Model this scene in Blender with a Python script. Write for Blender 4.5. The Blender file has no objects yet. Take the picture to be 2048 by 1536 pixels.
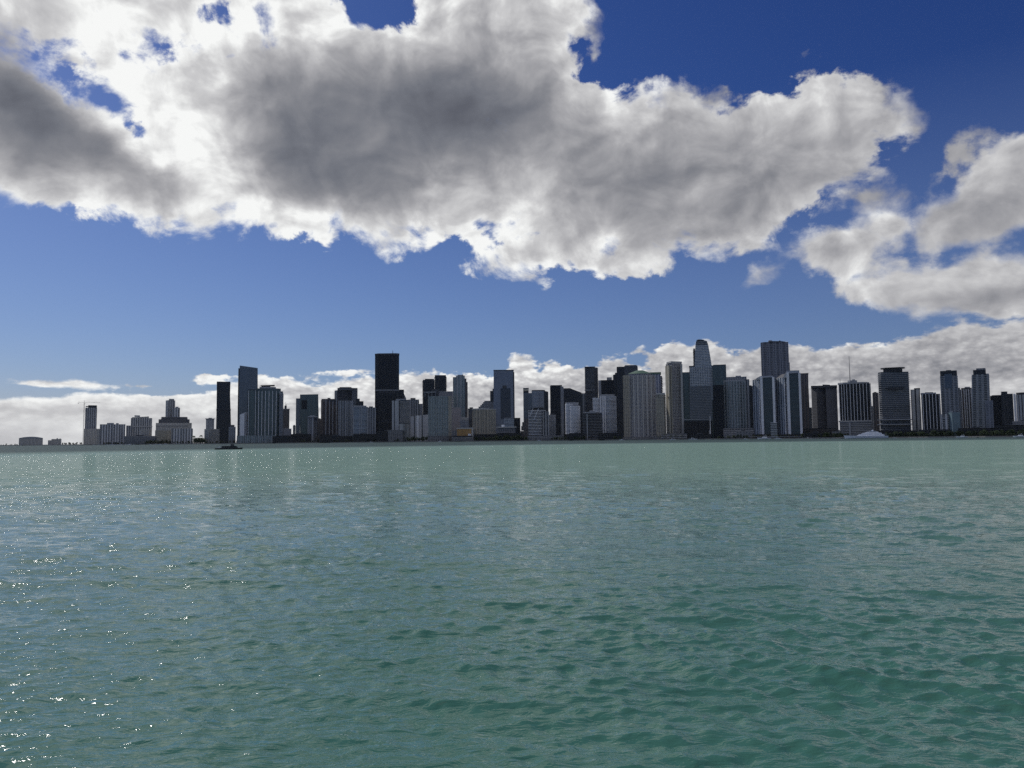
import bpy, math, random
import numpy as np
from mathutils import Matrix, Vector

# ------------------------------------------------------------------ camera
sc = bpy.context.scene
COL = sc.collection
F = 1538.0                       # focal length in photograph pixels (2048 wide)
PITCH, ROLL, CAMH = math.radians(4.13), math.radians(-0.58), 4.5
RM = Matrix.Rotation(math.pi / 2 + PITCH, 3, 'X') @ Matrix.Rotation(ROLL, 3, 'Z')
cam_d = bpy.data.cameras.new('camera')
cam = bpy.data.objects.new('camera', cam_d)
COL.objects.link(cam)
cam_d.sensor_width = 36.0
cam_d.lens = 36.0 * F / 2048.0
cam_d.clip_start, cam_d.clip_end = 0.5, 60000.0
cam.matrix_world = Matrix.Translation((0, 0, CAMH)) @ RM.to_4x4()
sc.camera = cam
R3 = np.array(RM)


def ray(x, y):
    """azimuth (rad, + to the right of straight ahead) and tan(elevation) of a spot in the photograph"""
    v = R3 @ np.array([(x - 1024) / F, -(y - 768) / F, -1.0])
    return math.atan2(v[0], v[1]), v[2] / math.hypot(v[0], v[1])


def to_px(az, el):
    d = np.stack([np.sin(az) * np.cos(el), np.cos(az) * np.cos(el), np.sin(el)], -1)
    c = d @ R3
    w = np.maximum(-c[..., 2], 0.05)
    return 1024 + c[..., 0] / w * F, 768 - c[..., 1] / w * F


# ------------------------------------------------------------------ light and exposure
SUN_AZ, SUN_EL = math.radians(-45), math.radians(43)
sun_d = bpy.data.lights.new('sun', 'SUN')
sun_d.energy, sun_d.angle, sun_d.color = 2.0, math.radians(0.5), (1.0, 0.965, 0.92)
sun = bpy.data.objects.new('sun', sun_d)
COL.objects.link(sun)
sun.rotation_euler = (math.pi / 2 - SUN_EL, 0, math.pi - SUN_AZ)
sun.location = (-60, 80, 80)
vs = sc.view_settings
sc.display_settings.display_device = 'sRGB'
vs.view_transform, vs.look, vs.exposure, vs.gamma = 'Standard', 'None', 0.0, 1.0
vs.use_curve_mapping = False
sc.render.engine = 'CYCLES'
cy = sc.cycles
cy.max_bounces, cy.diffuse_bounces, cy.glossy_bounces, cy.transmission_bounces = 5, 2, 3, 2
cy.volume_bounces = 0
cy.use_denoising = False
cy.denoiser = 'OPENIMAGEDENOISE'
cy.denoising_input_passes = 'RGB_ALBEDO_NORMAL'
cy.denoising_prefilter = 'ACCURATE'
cy.use_adaptive_sampling = True
cy.adaptive_threshold = 0.008
cy.sample_clamp_indirect = 4.0
cy.sample_clamp_direct = 22.0
sc.render.filter_size = 1.5 if hasattr(sc.render, 'filter_size') else 1.5


# ------------------------------------------------------------------ small node helper
class NT:
    def __init__(s, tree):
        s.t = tree
        tree.nodes.clear()

    def n(s, typ, ins=None, **kw):
        nd = s.t.nodes.new(typ)
        for k, v in kw.items():
            setattr(nd, k, v)
        for k, v in (ins or {}).items():
            sock = nd.inputs[k]
            if hasattr(v, 'links') or isinstance(v, bpy.types.NodeSocket):
                s.t.links.new(v, sock)
            else:
                sock.default_value = v
        return nd

    def m(s, op, a, b=0.0, c=0.0, clamp=False):
        nd = s.t.nodes.new('ShaderNodeMath')
        nd.operation, nd.use_clamp = op, clamp
        for i, v in enumerate((a, b, c)):
            if isinstance(v, bpy.types.NodeSocket):
                s.t.links.new(v, nd.inputs[i])
            else:
                nd.inputs[i].default_value = v
        return nd.outputs[0]

    def rng(s, v, a, b, c=0.0, d=1.0, smooth=False, clamp=True):
        nd = s.n('ShaderNodeMapRange', {0: v, 1: a, 2: b, 3: c, 4: d}, clamp=clamp)
        if smooth:
            nd.interpolation_type = 'SMOOTHSTEP'
        return nd.outputs[0]

    def mix(s, f, a, b, blend='MIX'):
        nd = s.t.nodes.new('ShaderNodeMix')
        nd.data_type, nd.blend_type = 'RGBA', blend
        for i, v in ((0, f), (6, a), (7, b)):
            if isinstance(v, bpy.types.NodeSocket):
                s.t.links.new(v, nd.inputs[i])
            else:
                nd.inputs[i].default_value = v if i == 0 else (*v[:3], 1)
        return nd.outputs[2]

    def noise(s, vec, scale, detail=2, rough=0.5, lac=2.0, dims='3D', dist=0.0):
        nd = s.n('ShaderNodeTexNoise', {'Vector': vec, 'Scale': scale, 'Detail': detail, 'Roughness': rough,
                                        'Lacunarity': lac, 'Distortion': dist}, noise_dimensions=dims)
        return nd

    def vm(s, op, a, b=(0, 0, 0), scale=None):
        nd = s.t.nodes.new('ShaderNodeVectorMath')
        nd.operation = op
        for i, v in enumerate((a, b)):
            if isinstance(v, bpy.types.NodeSocket):
                s.t.links.new(v, nd.inputs[i])
            else:
                nd.inputs[i].default_value = v
        if scale is not None:
            if isinstance(scale, bpy.types.NodeSocket):
                s.t.links.new(scale, nd.inputs['Scale'])
            else:
                nd.inputs['Scale'].default_value = scale
        return nd.outputs['Value'] if op in ('LENGTH', 'DISTANCE', 'DOT_PRODUCT') else nd.outputs[0]


# ------------------------------------------------------------------ sky: where the clouds stand (az / el chart)
def sdist(px, py, poly):
    """signed distance (px of the photograph), positive inside"""
    P = np.array(poly, float)
    A, B = P, np.roll(P, -1, 0)
    best = np.full(px.shape, 1e9)
    inside = np.zeros(px.shape, bool)
    for (ax, ay), (bx, by) in zip(A, B):
        dx, dy = bx - ax, by - ay
        t = np.clip(((px - ax) * dx + (py - ay) * dy) / (dx * dx + dy * dy + 1e-9), 0, 1)
        best = np.minimum(best, np.hypot(px - ax - t * dx, py - ay - t * dy))
        cr = (ay > py) != (by > py)
        xi = ax + (py - ay) / (by - ay if by != ay else 1e-9) * dx
        inside ^= cr & (px < xi)
    return np.where(inside, best, -best)


def ell(px, py, cx, cy_, rx, ry, deg=0):
    a = math.radians(deg)
    u = (px - cx) * math.cos(a) + (py - cy_) * math.sin(a)
    v = -(px - cx) * math.sin(a) + (py - cy_) * math.cos(a)
    return np.hypot(u / rx, v / ry)


CLOUD_MAIN = [(-900, 330), (-300, 372), (-20, 362), (18, 378), (60, 412), (120, 424), (200, 416), (262, 444), (330, 446),
              (400, 428), (470, 428), (505, 455), (560, 470), (610, 478), (650, 488), (680, 452), (710, 472), (780, 490),
              (850, 486), (905, 455), (935, 500), (975, 536), (1060, 548), (1150, 532), (1240, 518), (1330, 532), (1370, 516),
              (1440, 512), (1490, 496), (1550, 452), (1612, 412), (1680, 376), (1735, 338), (1782, 298), (1836, 296),
              (1822, 255), (1785, 215), (1730, 190), (1680, 172), (1630, 176), (1590, 202), (1530, 196), (1470, 216), (1430, 196),
              (1370, 176), (1310, 180), (1262, 182), (1222, 192), (1204, 150), (1192, 126), (1150, 150), (1152, 100), (1180, 60),
              (1176, -20), (1130, -160), (980, -330), (560, -480), (-100, -620), (-900, -600)]
CLOUD_R1 = [(1580, 508), (1604, 492), (1650, 474), (1700, 464), (1742, 440), (1785, 422), (1812, 430), (1816, 452), (1792, 486),
            (1740, 510), (1690, 532), (1640, 530), (1600, 538)]
CLOUD_R2 = [(1830, 428), (1856, 390), (1895, 392), (1920, 370), (1950, 340), (1985, 305), (2030, 288), (2110, 270), (2350, 240),
            (2380, 400), (2060, 452), (1990, 474), (1920, 490), (1862, 500), (1838, 474)]
CLOUD_R3 = [(1674, 574), (1710, 560), (1760, 550), (1850, 542), (1960, 528), (2060, 522), (2350, 494), (2380, 640), (2100, 634),
            (2000, 628), (1900, 622), (1800, 612), (1750, 598), (1690, 585)]
BANK = [(-900, 800), (0, 799), (90, 794), (180, 786), (250, 790), (330, 794), (385, 786), (430, 784), (470, 768), (560, 760), (620, 768), (680, 762),
        (740, 758), (800, 756), (815, 748), (862, 742), (905, 752), (960, 750), (1010, 756), (1018, 716), (1040, 708), (1066, 716), (1074, 742),
        (1092, 728), (1112, 722), (1132, 736), (1160, 738), (1192, 738), (1202, 716), (1240, 713), (1262, 730), (1296, 738), (1312, 704), (1340, 688),
        (1380, 694), (1410, 682), (1440, 690), (1466, 710), (1500, 694), (1570, 688), (1612, 692), (1640, 700), (1690, 692), (1698, 676), (1716, 688),
        (1780, 688), (1800, 676), (1850, 672), (1890, 660), (1920, 646), (1960, 654), (2010, 650), (2060, 638), (2300, 600), (3200, 560), (3200, 1000), (-900, 1000)]


def sky_chart(px, py):
    n = np.zeros(px.shape)
    cov, shade, amp = n.copy(), n.copy() + 0.6, n.copy() + .7

    def add(sd, R, sh, lim=1.0, am=.7):
        nonlocal cov, shade, amp
        c = np.clip(0.5 + sd / (2 * R), 0, lim)
        shade = np.where(c > cov, sh, shade)
        amp = np.where(c > cov, am, amp)
        cov = np.maximum(cov, c)

    def bl(cx, cy_, rx, ry, deg=0):
        return np.exp(-ell(px, py, cx, cy_, rx, ry, deg) ** 2)
    # main cloud: sunlit rims, thick grey core
    sd = sdist(px, py, CLOUD_MAIN)
    for h in ((188, 78, 16, 52, 0), (340, 78, 52, 18, 5), (398, 50, 64, 22, -38), (275, 103, 52, 7, 0), (440, 50, 22, 14, 40), (752, 14, 66, 40, 0), (690, -20, 60, 30, 0), (515, 18, 26, 12, 60),
              (600, -200, 120, 60, 0), (1050, -260, 90, 60, 0), (150, -260, 150, 50, 0), (105, 146, 26, 10, 45), (140, 170, 20, 10, 40),
              (188, 195, 20, 9, 30), (225, 205, 22, 8, 20), (258, 240, 18, 10, 40), (1216, 492, 22, 18, 0), (960, 455, 26, 12, 0), (985, 475, 18, 10, 0), (1040, 462, 20, 12, 0), (830, 466, 26, 10, 0), (1172, 108, 18, 50, 20)):
        big_ = 1.22 if h[1] < 105 and h[0] < 600 else 1.12
        e = ell(px, py, h[0], h[1], h[2] * big_, h[3] * big_, h[4])
        sd = np.minimum(sd, (e - 1.05) * min(h[2], h[3]) * 1.6 - 2)
    dark = (.92 * bl(770, 185, 190, 80, 8) + .85 * bl(985, 200, 140, 85, 10) + .80 * bl(840, 300, 260, 90, -5) + .62 * bl(700, 390, 190, 60, 8)
            + .6 * bl(560, 200, 140, 80, 30) + .5 * bl(590, 300, 120, 90, 30) + .9 * bl(30, 215, 150, 95, 35) + .9 * bl(180, 270, 190, 62, 35)
            + .45 * bl(330, 372, 110, 42, 25) + .35 * bl(60, 330, 120, 50) + .40 * bl(20, 80, 70, 90, 0) + .3 * bl(1120, 190, 70, 60) + .35 * bl(400, 190, 50, 22, 30)
            + .34 * bl(1310, 330, 130, 70, -20) + .30 * bl(1250, 440, 120, 50, 0) + .30 * bl(1180, 330, 110, 70) + .36 * bl(1560, 300, 170, 70, -10)
            + .40 * bl(1520, 420, 170, 48, -15) + .25 * bl(1420, 460, 120, 40) + .30 * bl(1350, 230, 90, 40) + .2 * bl(1700, 330, 80, 60) + .35 * bl(1130, 470, 90, 30)
            + .2 * bl(900, 60, 300, 35) + .25 * bl(1060, 90, 80, 40) + .3 * bl(120, 60, 60, 60) + .22 * bl(1440, 380, 300, 130) + .15 * bl(1200, 400, 200, 100))
    light = (.9 * bl(250, 170, 90, 60, 20) + .7 * bl(300, 240, 110, 40, 45) + .9 * bl(340, 270, 90, 60, 30) + .5 * bl(420, 320, 80, 60) + .45 * bl(520, 400, 100, 30, 20) + .7 * bl(200, 230, 150, 22, 45) + .5 * bl(330, 300, 110, 60, 30)
             + .4 * bl(140, 40, 130, 50) + .4 * bl(560, 60, 130, 30) + .3 * bl(375, 165, 30, 18)
             + .25 * bl(1040, 320, 60, 30) + .25 * bl(1140, 410, 60, 30) + .2 * bl(1380, 300, 40, 60) + .3 * bl(1000, 360, 90, 40, -20) + .15 * bl(1270, 250, 60, 40) + .3 * bl(640, 440, 80, 25) + .2 * bl(1400, 490, 60, 20))
    rim = np.exp(-np.maximum(sd, 0) / 34.0)
    rimw = .8 * np.clip(1.0 - (px - 900) / 1500, .35, 1)
    sh = np.clip(.80 - .10 * np.clip((px - 900) / 900, 0, 1) - .54 * dark * (1 - .8 * rim) + .34 * light + .22 * rim * rimw, 0.0, .98)
    add(sd, 62, sh, 1.0, 1.0)
    for poly, base in ((CLOUD_R1, .62), (CLOUD_R2, .50), (CLOUD_R3, .56)):
        sd = sdist(px, py, poly) + 13
        sh = base + .10 + .12 * np.exp(-np.maximum(sd, 0) / 25) - .20 * bl(1700, 505, 120, 20) - .20 * bl(1960, 606, 220, 26) - .18 * bl(2010, 430, 100, 50)
        add(sd, 44, sh, 1.0, .5)
    # wisps
    for cx, cy_, rx, ry, dg, lim, s_ in ((1925, 300, 52, 26, -50, .46, .5), (1880, 350, 40, 24, -30, .5, .5), (1530, 550, 46, 20, -25, .55, .66), (1800, 240, 40, 60, -40, .56, .6),
                                   (1600, 96, 40, 18, 10, .37, .5), (1618, 125, 30, 14, 40, .35, .5), (1325, 122, 30, 8, 20, .2, .5), (1195, 90, 14, 60, 8, .52, .6),
                                   (1450, 195, 60, 20, 20, .52, .55), (1770, 390, 50, 26, -10, .52, .5), (0, 418, 10, 14, 0, .7, .8),
                                   (1420, 505, 40, 14, 0, .75, .8), (1340, 532, 26, 10, 0, .7, .8)):
        e = ell(px, py, cx, cy_, rx, ry, dg)
        add((1 - e) * 46, 46, np.full(px.shape, s_), lim)
    # bank low over the city
    sd = sdist(px, py, BANK)
    xr = np.clip((px - 700) / 1100, 0, 1)
    xl = np.clip((900 - px) / 900, 0, 1)
    sh = .82 - .22 * xr ** .8 + .16 * np.exp(-np.maximum(sd, 0) / 7) + .02 * xl - .10 * bl(1380, 745, 130, 22) - .10 * bl(1100, 780, 130, 18) - .10 * bl(1950, 720, 190, 34) - .08 * bl(1650, 740, 120, 26) \
        - .08 * bl(870, 800, 120, 20) - .10 * bl(120, 820, 200, 10) - .08 * bl(330, 840, 120, 10)
    add(sd, 20, sh)
    # the small blue gaps over the bank, and the flat lens clouds
    for cx, cy_, rx, ry, dg, lim, s_ in ((15, 748, 34, 5, 3, .9, .9), (128, 767, 108, 8, 1, .95, .9), (425, 757, 60, 8, 0, .9, .9), (505, 759, 60, 7, 0, .8, .85), (600, 749, 42, 5, 0, .75, .85),
                                   (692, 746, 48, 8, 0, .95, .92), (640, 760, 50, 5, 0, .8, .85), (1281, 699, 16, 6, -5, .68, .75), (1296, 722, 12, 14, 0, .5, .6), (275, 775, 30, 4, 0, .5, .7)):
        e = ell(px, py, cx, cy_, rx, ry, dg)
        add((1 - e) * 24, 24, np.full(px.shape, s_), lim)
    return cov, shade, amp


AZ0 = 62.0
rows = np.concatenate([np.arange(-0.4, 8.01, .42), np.arange(8.8, 33, 1.0), np.arange(35, 62, 4.5)])
NU = 256
azs = np.linspace(-AZ0, AZ0, NU)
AZg, ELg = np.meshgrid(np.radians(azs), np.radians(rows))
pxg, pyg = to_px(AZg, ELg)
COV, SHD, AMP = sky_chart(pxg, pyg)
hi = np.clip((np.degrees(ELg) - 40) / 18, 0, 1)
COV = COV * (1 - hi) + 0.30 * hi
SHD = SHD * (1 - hi) + 0.75 * hi

world = bpy.data.worlds.new('World')
sc.world = world
world.use_nodes = True
W = NT(world.node_tree)
tc = W.n('ShaderNodeTexCoord').outputs['Generated']
sep = W.n('ShaderNodeSeparateXYZ', {0: tc})
X_, Y_, Z_ = sep.outputs
elv = W.m('MULTIPLY', W.m('ARCSINE', Z_), 57.29578)
azi = W.m('MULTIPLY', W.m('ARCTAN2', X_, Y_), 57.29578)
# low clouds are farther off, so their billows are smaller
low = W.rng(elv, 4.5, 10.0, 1.0, 0.0, smooth=True)
pv = W.n('ShaderNodeCombineXYZ', {0: azi, 1: W.m('MULTIPLY', elv, 1.25), 2: 0.0}).outputs[0]
wn = W.noise(pv, 0.25, 6, 0.62)
wamp = W.rng(low, 0, 1, 1.7, 0.40)
wv = W.vm('SCALE', W.vm('SUBTRACT', wn.outputs['Color'], (.5, .5, .5)), scale=wamp)
ws = W.n('ShaderNodeSeparateXYZ', {0: wv})
az_w = W.m('ADD', azi, ws.outputs[0])
el_w = W.m('ADD', elv, ws.outputs[1])
u = W.rng(az_w, -AZ0, AZ0)
prev = None
for i, r_ in enumerate(rows):
    cu = W.n('ShaderNodeRGBCurve')
    cu.mapping.use_clip = False
    # 256 samples: red = cover, green = brightness of the cloud there
    for ch, arr in ((0, COV[i]), (1, SHD[i] / 1.5), (2, AMP[i])):
        c = cu.mapping.curves[ch]
        keep = [0]
        for j in range(1, NU - 1):       # drop samples that a straight line already gives
            a = keep[-1]
            seg = arr[a:j + 2]
            lin = np.linspace(seg[0], seg[-1], len(seg))
            if np.abs(seg - lin).max() > 0.006:
                keep.append(j)
        pts = [(k / (NU - 1), float(arr[k])) for k in keep[1:]]
        c.points[0].location = (0, float(arr[0]))
        c.points[1].location = (1, float(arr[-1]))
        for p_ in pts:
            c.points.new(*p_)
        for p_ in c.points:
            p_.handle_type = 'VECTOR'
    cu.mapping.update()
    W.t.links.new(W.n('ShaderNodeCombineXYZ', {0: u, 1: u, 2: u}).outputs[0], cu.inputs['Color'])
    if prev is None:
        prev = cu.outputs[0]
    else:
        prev = W.mix(W.rng(el_w, float(rows[i - 1]), float(r_)), prev, cu.outputs[0])
csep = W.n('ShaderNodeSeparateColor', {0: prev})
cov = W.m('SUBTRACT', csep.outputs[0], .025)
shd = W.m('MULTIPLY', csep.outputs[1], 1.5)
front = W.rng(W.m('ABSOLUTE', azi), 58, 66, 1, 0, smooth=True)
cov = W.m('ADD', W.m('MULTIPLY', cov, front), W.m('MULTIPLY', W.m('SUBTRACT', 1.0, front), W.rng(elv, 18, 30, .16, .58)))  # unseen high clouds added behind the camera to lift ambient light on the city
# billows, sampled twice (the second nearer the sun) for their lit and shaded sides
ampc = csep.outputs[2]
hi_w = W.m('SUBTRACT', 1.0, low)
plow = W.vm('MULTIPLY', pv, (1.0, 1.5, 1.0))
big = W.noise(pv, 0.19, 10, 0.60, 2.1, dist=.3).outputs[0]
mid = W.noise(pv, 0.42, 8, 0.60, 2.1, dist=.2).outputs[0]
sml = W.noise(plow, 0.80, 7, 0.58, 2.1, dist=.2).outputs[0]
nhi = W.m('ADD', W.m('MULTIPLY', big, ampc), W.m('MULTIPLY', mid, W.m('SUBTRACT', 1.0, ampc)))
b0 = W.m('ADD', W.m('MULTIPLY', nhi, hi_w), W.m('MULTIPLY', sml, low))
wob = W.vm('SUBTRACT', W.noise(pv, .9, 3, .6).outputs['Color'], (.5, .5, .5))


def lobes(vec, scale, wamt):
    vo = W.n('ShaderNodeTexVoronoi', {'Vector': W.vm('ADD', vec, W.vm('SCALE', wob, scale=wamt)), 'Scale': scale, 'Detail': 1.5, 'Roughness': .5, 'Lacunarity': 2.3, 'Smoothness': .7},
             feature='SMOOTH_F1', voronoi_dimensions='2D', normalize=True)
    return W.m('SUBTRACT', .42, vo.outputs['Distance'])
v0 = W.m('ADD', W.m('MULTIPLY', lobes(pv, .42, 1.2), hi_w), W.m('MULTIPLY', lobes(plow, 1.35, .5), low))


def soft_relief(vec, scale, off):
    r0 = W.noise(vec, scale, 4.5, 0.50, 2.1, dist=.4).outputs[0]
    r1 = W.noise(W.vm('ADD', vec, off), scale, 4.5, 0.50, 2.1, dist=.4).outputs[0]
    return W.m('SUBTRACT', r0, r1)
relief = W.m('ADD', W.m('MULTIPLY', soft_relief(pv, .24, (-.75, .70, 0)), hi_w), W.m('MULTIPLY', soft_relief(plow, .36, (-.25, .55, 0)), low))
relief = W.m('ADD', relief, W.m('MULTIPLY', v0, W.rng(low, 0, 1, .22, .5)))
soft = W.noise(pv, 0.12, 3, 0.6).outputs[0]
namp = W.m('MULTIPLY', W.m('ADD', W.m('MULTIPLY', hi_w, 1.7), W.m('MULTIPLY', low, W.rng(azi, -32, -8, .55, 1.35))), W.rng(ampc, .5, 1.0, .72, .98))
dens = W.m('ADD', cov, W.m('MULTIPLY', W.m('SUBTRACT', b0, .5), namp))
dens = W.m('ADD', dens, W.m('MULTIPLY', v0, W.m('ADD', W.m('MULTIPLY', hi_w, .42), W.m('MULTIPLY', low, W.rng(azi, -32, -8, .1, .48)))))
alpha = W.rng(dens, W.rng(low, 0, 1, .39, .42), W.m('ADD', W.rng(low, 0, 1, .52, .54), W.m('MULTIPLY', W.m('ADD', W.rng(soft, .42, .62), W.rng(ampc, .5, 1.0, .35, 0.0)), W.rng(low, 0, 1, .32, .14))), smooth=True)
thin = W.rng(dens, .48, .85, 1, 0, smooth=True)
s1 = W.m('ADD', shd, W.m('MULTIPLY', relief, W.m('MULTIPLY', W.m('ADD', W.m('MULTIPLY', hi_w, .92), W.m('MULTIPLY', low, W.m('MULTIPLY', W.rng(elv, .5, 4.0, .25, 1.15), W.rng(azi, -30, -4, .45, 1.0)))), W.rng(shd, .1, .7, .45, 1.0))))
s1 = W.m('ADD', s1, W.m('MULTIPLY', W.m('SUBTRACT', .52, b0), W.rng(low, 0, 1, .34, .14)))
broad = W.noise(plow, .16, 3, .55).outputs[0]
s1 = W.m('ADD', s1, W.m('MULTIPLY', W.m('MULTIPLY', W.m('SUBTRACT', broad, .5), low), .55))
s1 = W.m('ADD', s1, W.m('MULTIPLY', thin, W.rng(low, 0, 1, .04, .02)))
cr = W.n('ShaderNodeValToRGB', {0: W.m('MULTIPLY', s1, .8, clamp=True)})
els = cr.color_ramp.elements
for pos, c in ((0.0, (.105, .112, .138)), (.16, (.165, .175, .205)), (.32, (.245, .25, .275)), (.48, (.38, .38, .40)), (.66, (.60, .60, .61)), (.82, (.93, .94, .93))):
    if pos == 0.0:
        e_ = els[0]
        e_.position = 0
    elif pos == .82:
        e_ = els[-1]
        e_.position = pos
    else:
        e_ = els.new(pos)
    e_.color = (*c, 1)
cloud = cr.outputs[0]
sky = W.n('ShaderNodeTexSky', sky_type='NISHITA', sun_disc=False, sun_elevation=SUN_EL, sun_rotation=SUN_AZ, altitude=0, air_density=1.0,
          dust_density=0.6, ozone_density=2.5)
SKY_STR = 0.081
skyc = W.vm('SCALE', sky.outputs[0], scale=SKY_STR)
ks = W.n('ShaderNodeSeparateXYZ', {0: skyc})
skyc = W.n('ShaderNodeCombineXYZ', {i: W.m('MULTIPLY', W.m('POWER', ks.outputs[i], g_), k_) for i, (g_, k_) in enumerate(((1.49, .487), (1.37, .53), (1.147, .736)))}).outputs[0]
skyc = W.mix(W.rng(elv, 0, 24, .24, 0.0), skyc, (.42, .54, .74))
fin = W.mix(alpha, skyc, cloud)
bg = W.n('ShaderNodeBackground', {0: fin, 1: 1.0})
W.n('ShaderNodeOutputWorld', {0: bg.outputs[0]})
world.cycles.sampling_method = 'MANUAL'
world.cycles.sample_map_resolution = 512


# ------------------------------------------------------------------ helpers for objects
def tag(o, label=None, cat=None, group=None, kind=None):
    for k, v in (('label', label), ('category', cat), ('group', group), ('kind', kind)):
        if v:
            o[k] = v
    return o


def mesh_obj(name, verts, faces, mats, mi=None, parent=None, uv=None, smooth=False, loc=None):
    me = bpy.data.meshes.new(name)
    me.from_pydata([tuple(v) for v in verts], [], faces)
    for m_ in (mats if isinstance(mats, (list, tuple)) else [mats]):
        me.materials.append(m_)
    if mi is not None:
        me.polygons.foreach_set('material_index', mi)
    if uv is not None:
        l = me.uv_layers.new(name='UVMap')
        l.data.foreach_set('uv', np.asarray(uv, np.float32).ravel())
    if smooth:
        me.polygons.foreach_set('use_smooth', [True] * len(me.polygons))
    me.update()
    o = bpy.data.objects.new(name, me)
    COL.objects.link(o)
    if parent is not None:
        o.parent = parent
    if loc is not None:
        o.location = loc
    return o


# ------------------------------------------------------------------ water: real waves near, finer ripples in the surface
def water_mat():
    m = bpy.data.materials.new('bay_water')
    m.use_nodes = True
    N = NT(m.node_tree)
    geo = N.n('ShaderNodeNewGeometry').outputs['Position']
    rot = N.n('ShaderNodeMapping', {'Vector': geo, 'Rotation': (0, 0, math.radians(14)), 'Scale': (.42, 1.0, 1.0)}).outputs[0]
    d = N.vm('LENGTH', geo)
    p1 = N.noise(rot, 4.0, 3.2, 0.60, dist=.6).outputs[0]
    p2 = N.noise(rot, 0.55, 4, 0.6, dist=.4).outputs[0]
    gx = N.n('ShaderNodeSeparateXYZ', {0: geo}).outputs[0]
    # cloud shadow painted into far water colour: its edge runs nearer on the left
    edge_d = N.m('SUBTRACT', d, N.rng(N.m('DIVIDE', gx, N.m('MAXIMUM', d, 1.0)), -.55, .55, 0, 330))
    h = N.m('ADD', N.m('MULTIPLY', p1, 0.062), N.m('MULTIPLY', p2, N.rng(d, 18, 160, 0.06, .36)))
    gust = N.noise(N.vm('MULTIPLY', rot, (.5, 1.2, 1)), 0.012, 3, 0.6).outputs[0]
    strength = N.m('MULTIPLY', N.rng(gust, .35, .65, .8, 1.15), N.rng(d, 15, 900, .9, .75))
    b = N.n('ShaderNodeBump', {'Height': h, 'Strength': strength, 'Distance': 1.0})
    # facets finer than the mesh and the bump can hold: the surface normal itself wanders
    w1 = N.noise(rot, 1.7, 3, 0.6).outputs['Color']
    w2 = N.noise(rot, 7.0, 2, 0.6).outputs['Color']
    wv = N.vm('SUBTRACT', N.vm('ADD', w1, w2), (1.0, 1.0, 1.0))
    wv = N.vm('MULTIPLY', wv, (2.2, 2.9, 0.0))
    nrm = N.vm('NORMALIZE', N.vm('ADD', b.outputs[0], N.vm('SCALE', wv, scale=N.rng(d, 18, 130, 0.03, 1.35, smooth=True))))
    body = N.noise(N.vm('MULTIPLY', rot, (.6, 1.0, 1)), 0.035, 4, 0.6).outputs[0]
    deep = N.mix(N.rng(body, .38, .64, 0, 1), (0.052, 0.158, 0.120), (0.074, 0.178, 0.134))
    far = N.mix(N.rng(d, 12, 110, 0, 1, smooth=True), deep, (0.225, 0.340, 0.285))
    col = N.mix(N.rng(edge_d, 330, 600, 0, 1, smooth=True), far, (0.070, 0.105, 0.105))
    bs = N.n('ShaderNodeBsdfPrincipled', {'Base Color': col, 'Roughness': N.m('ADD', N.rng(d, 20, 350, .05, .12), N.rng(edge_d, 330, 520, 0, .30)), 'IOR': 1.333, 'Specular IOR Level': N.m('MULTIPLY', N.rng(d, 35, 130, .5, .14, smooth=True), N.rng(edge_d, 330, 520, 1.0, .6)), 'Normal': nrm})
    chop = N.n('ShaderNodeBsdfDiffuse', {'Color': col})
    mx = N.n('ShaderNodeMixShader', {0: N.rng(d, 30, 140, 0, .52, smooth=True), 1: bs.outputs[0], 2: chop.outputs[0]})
    N.n('ShaderNodeOutputMaterial', {0: mx.outputs[0]})
    return m


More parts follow.
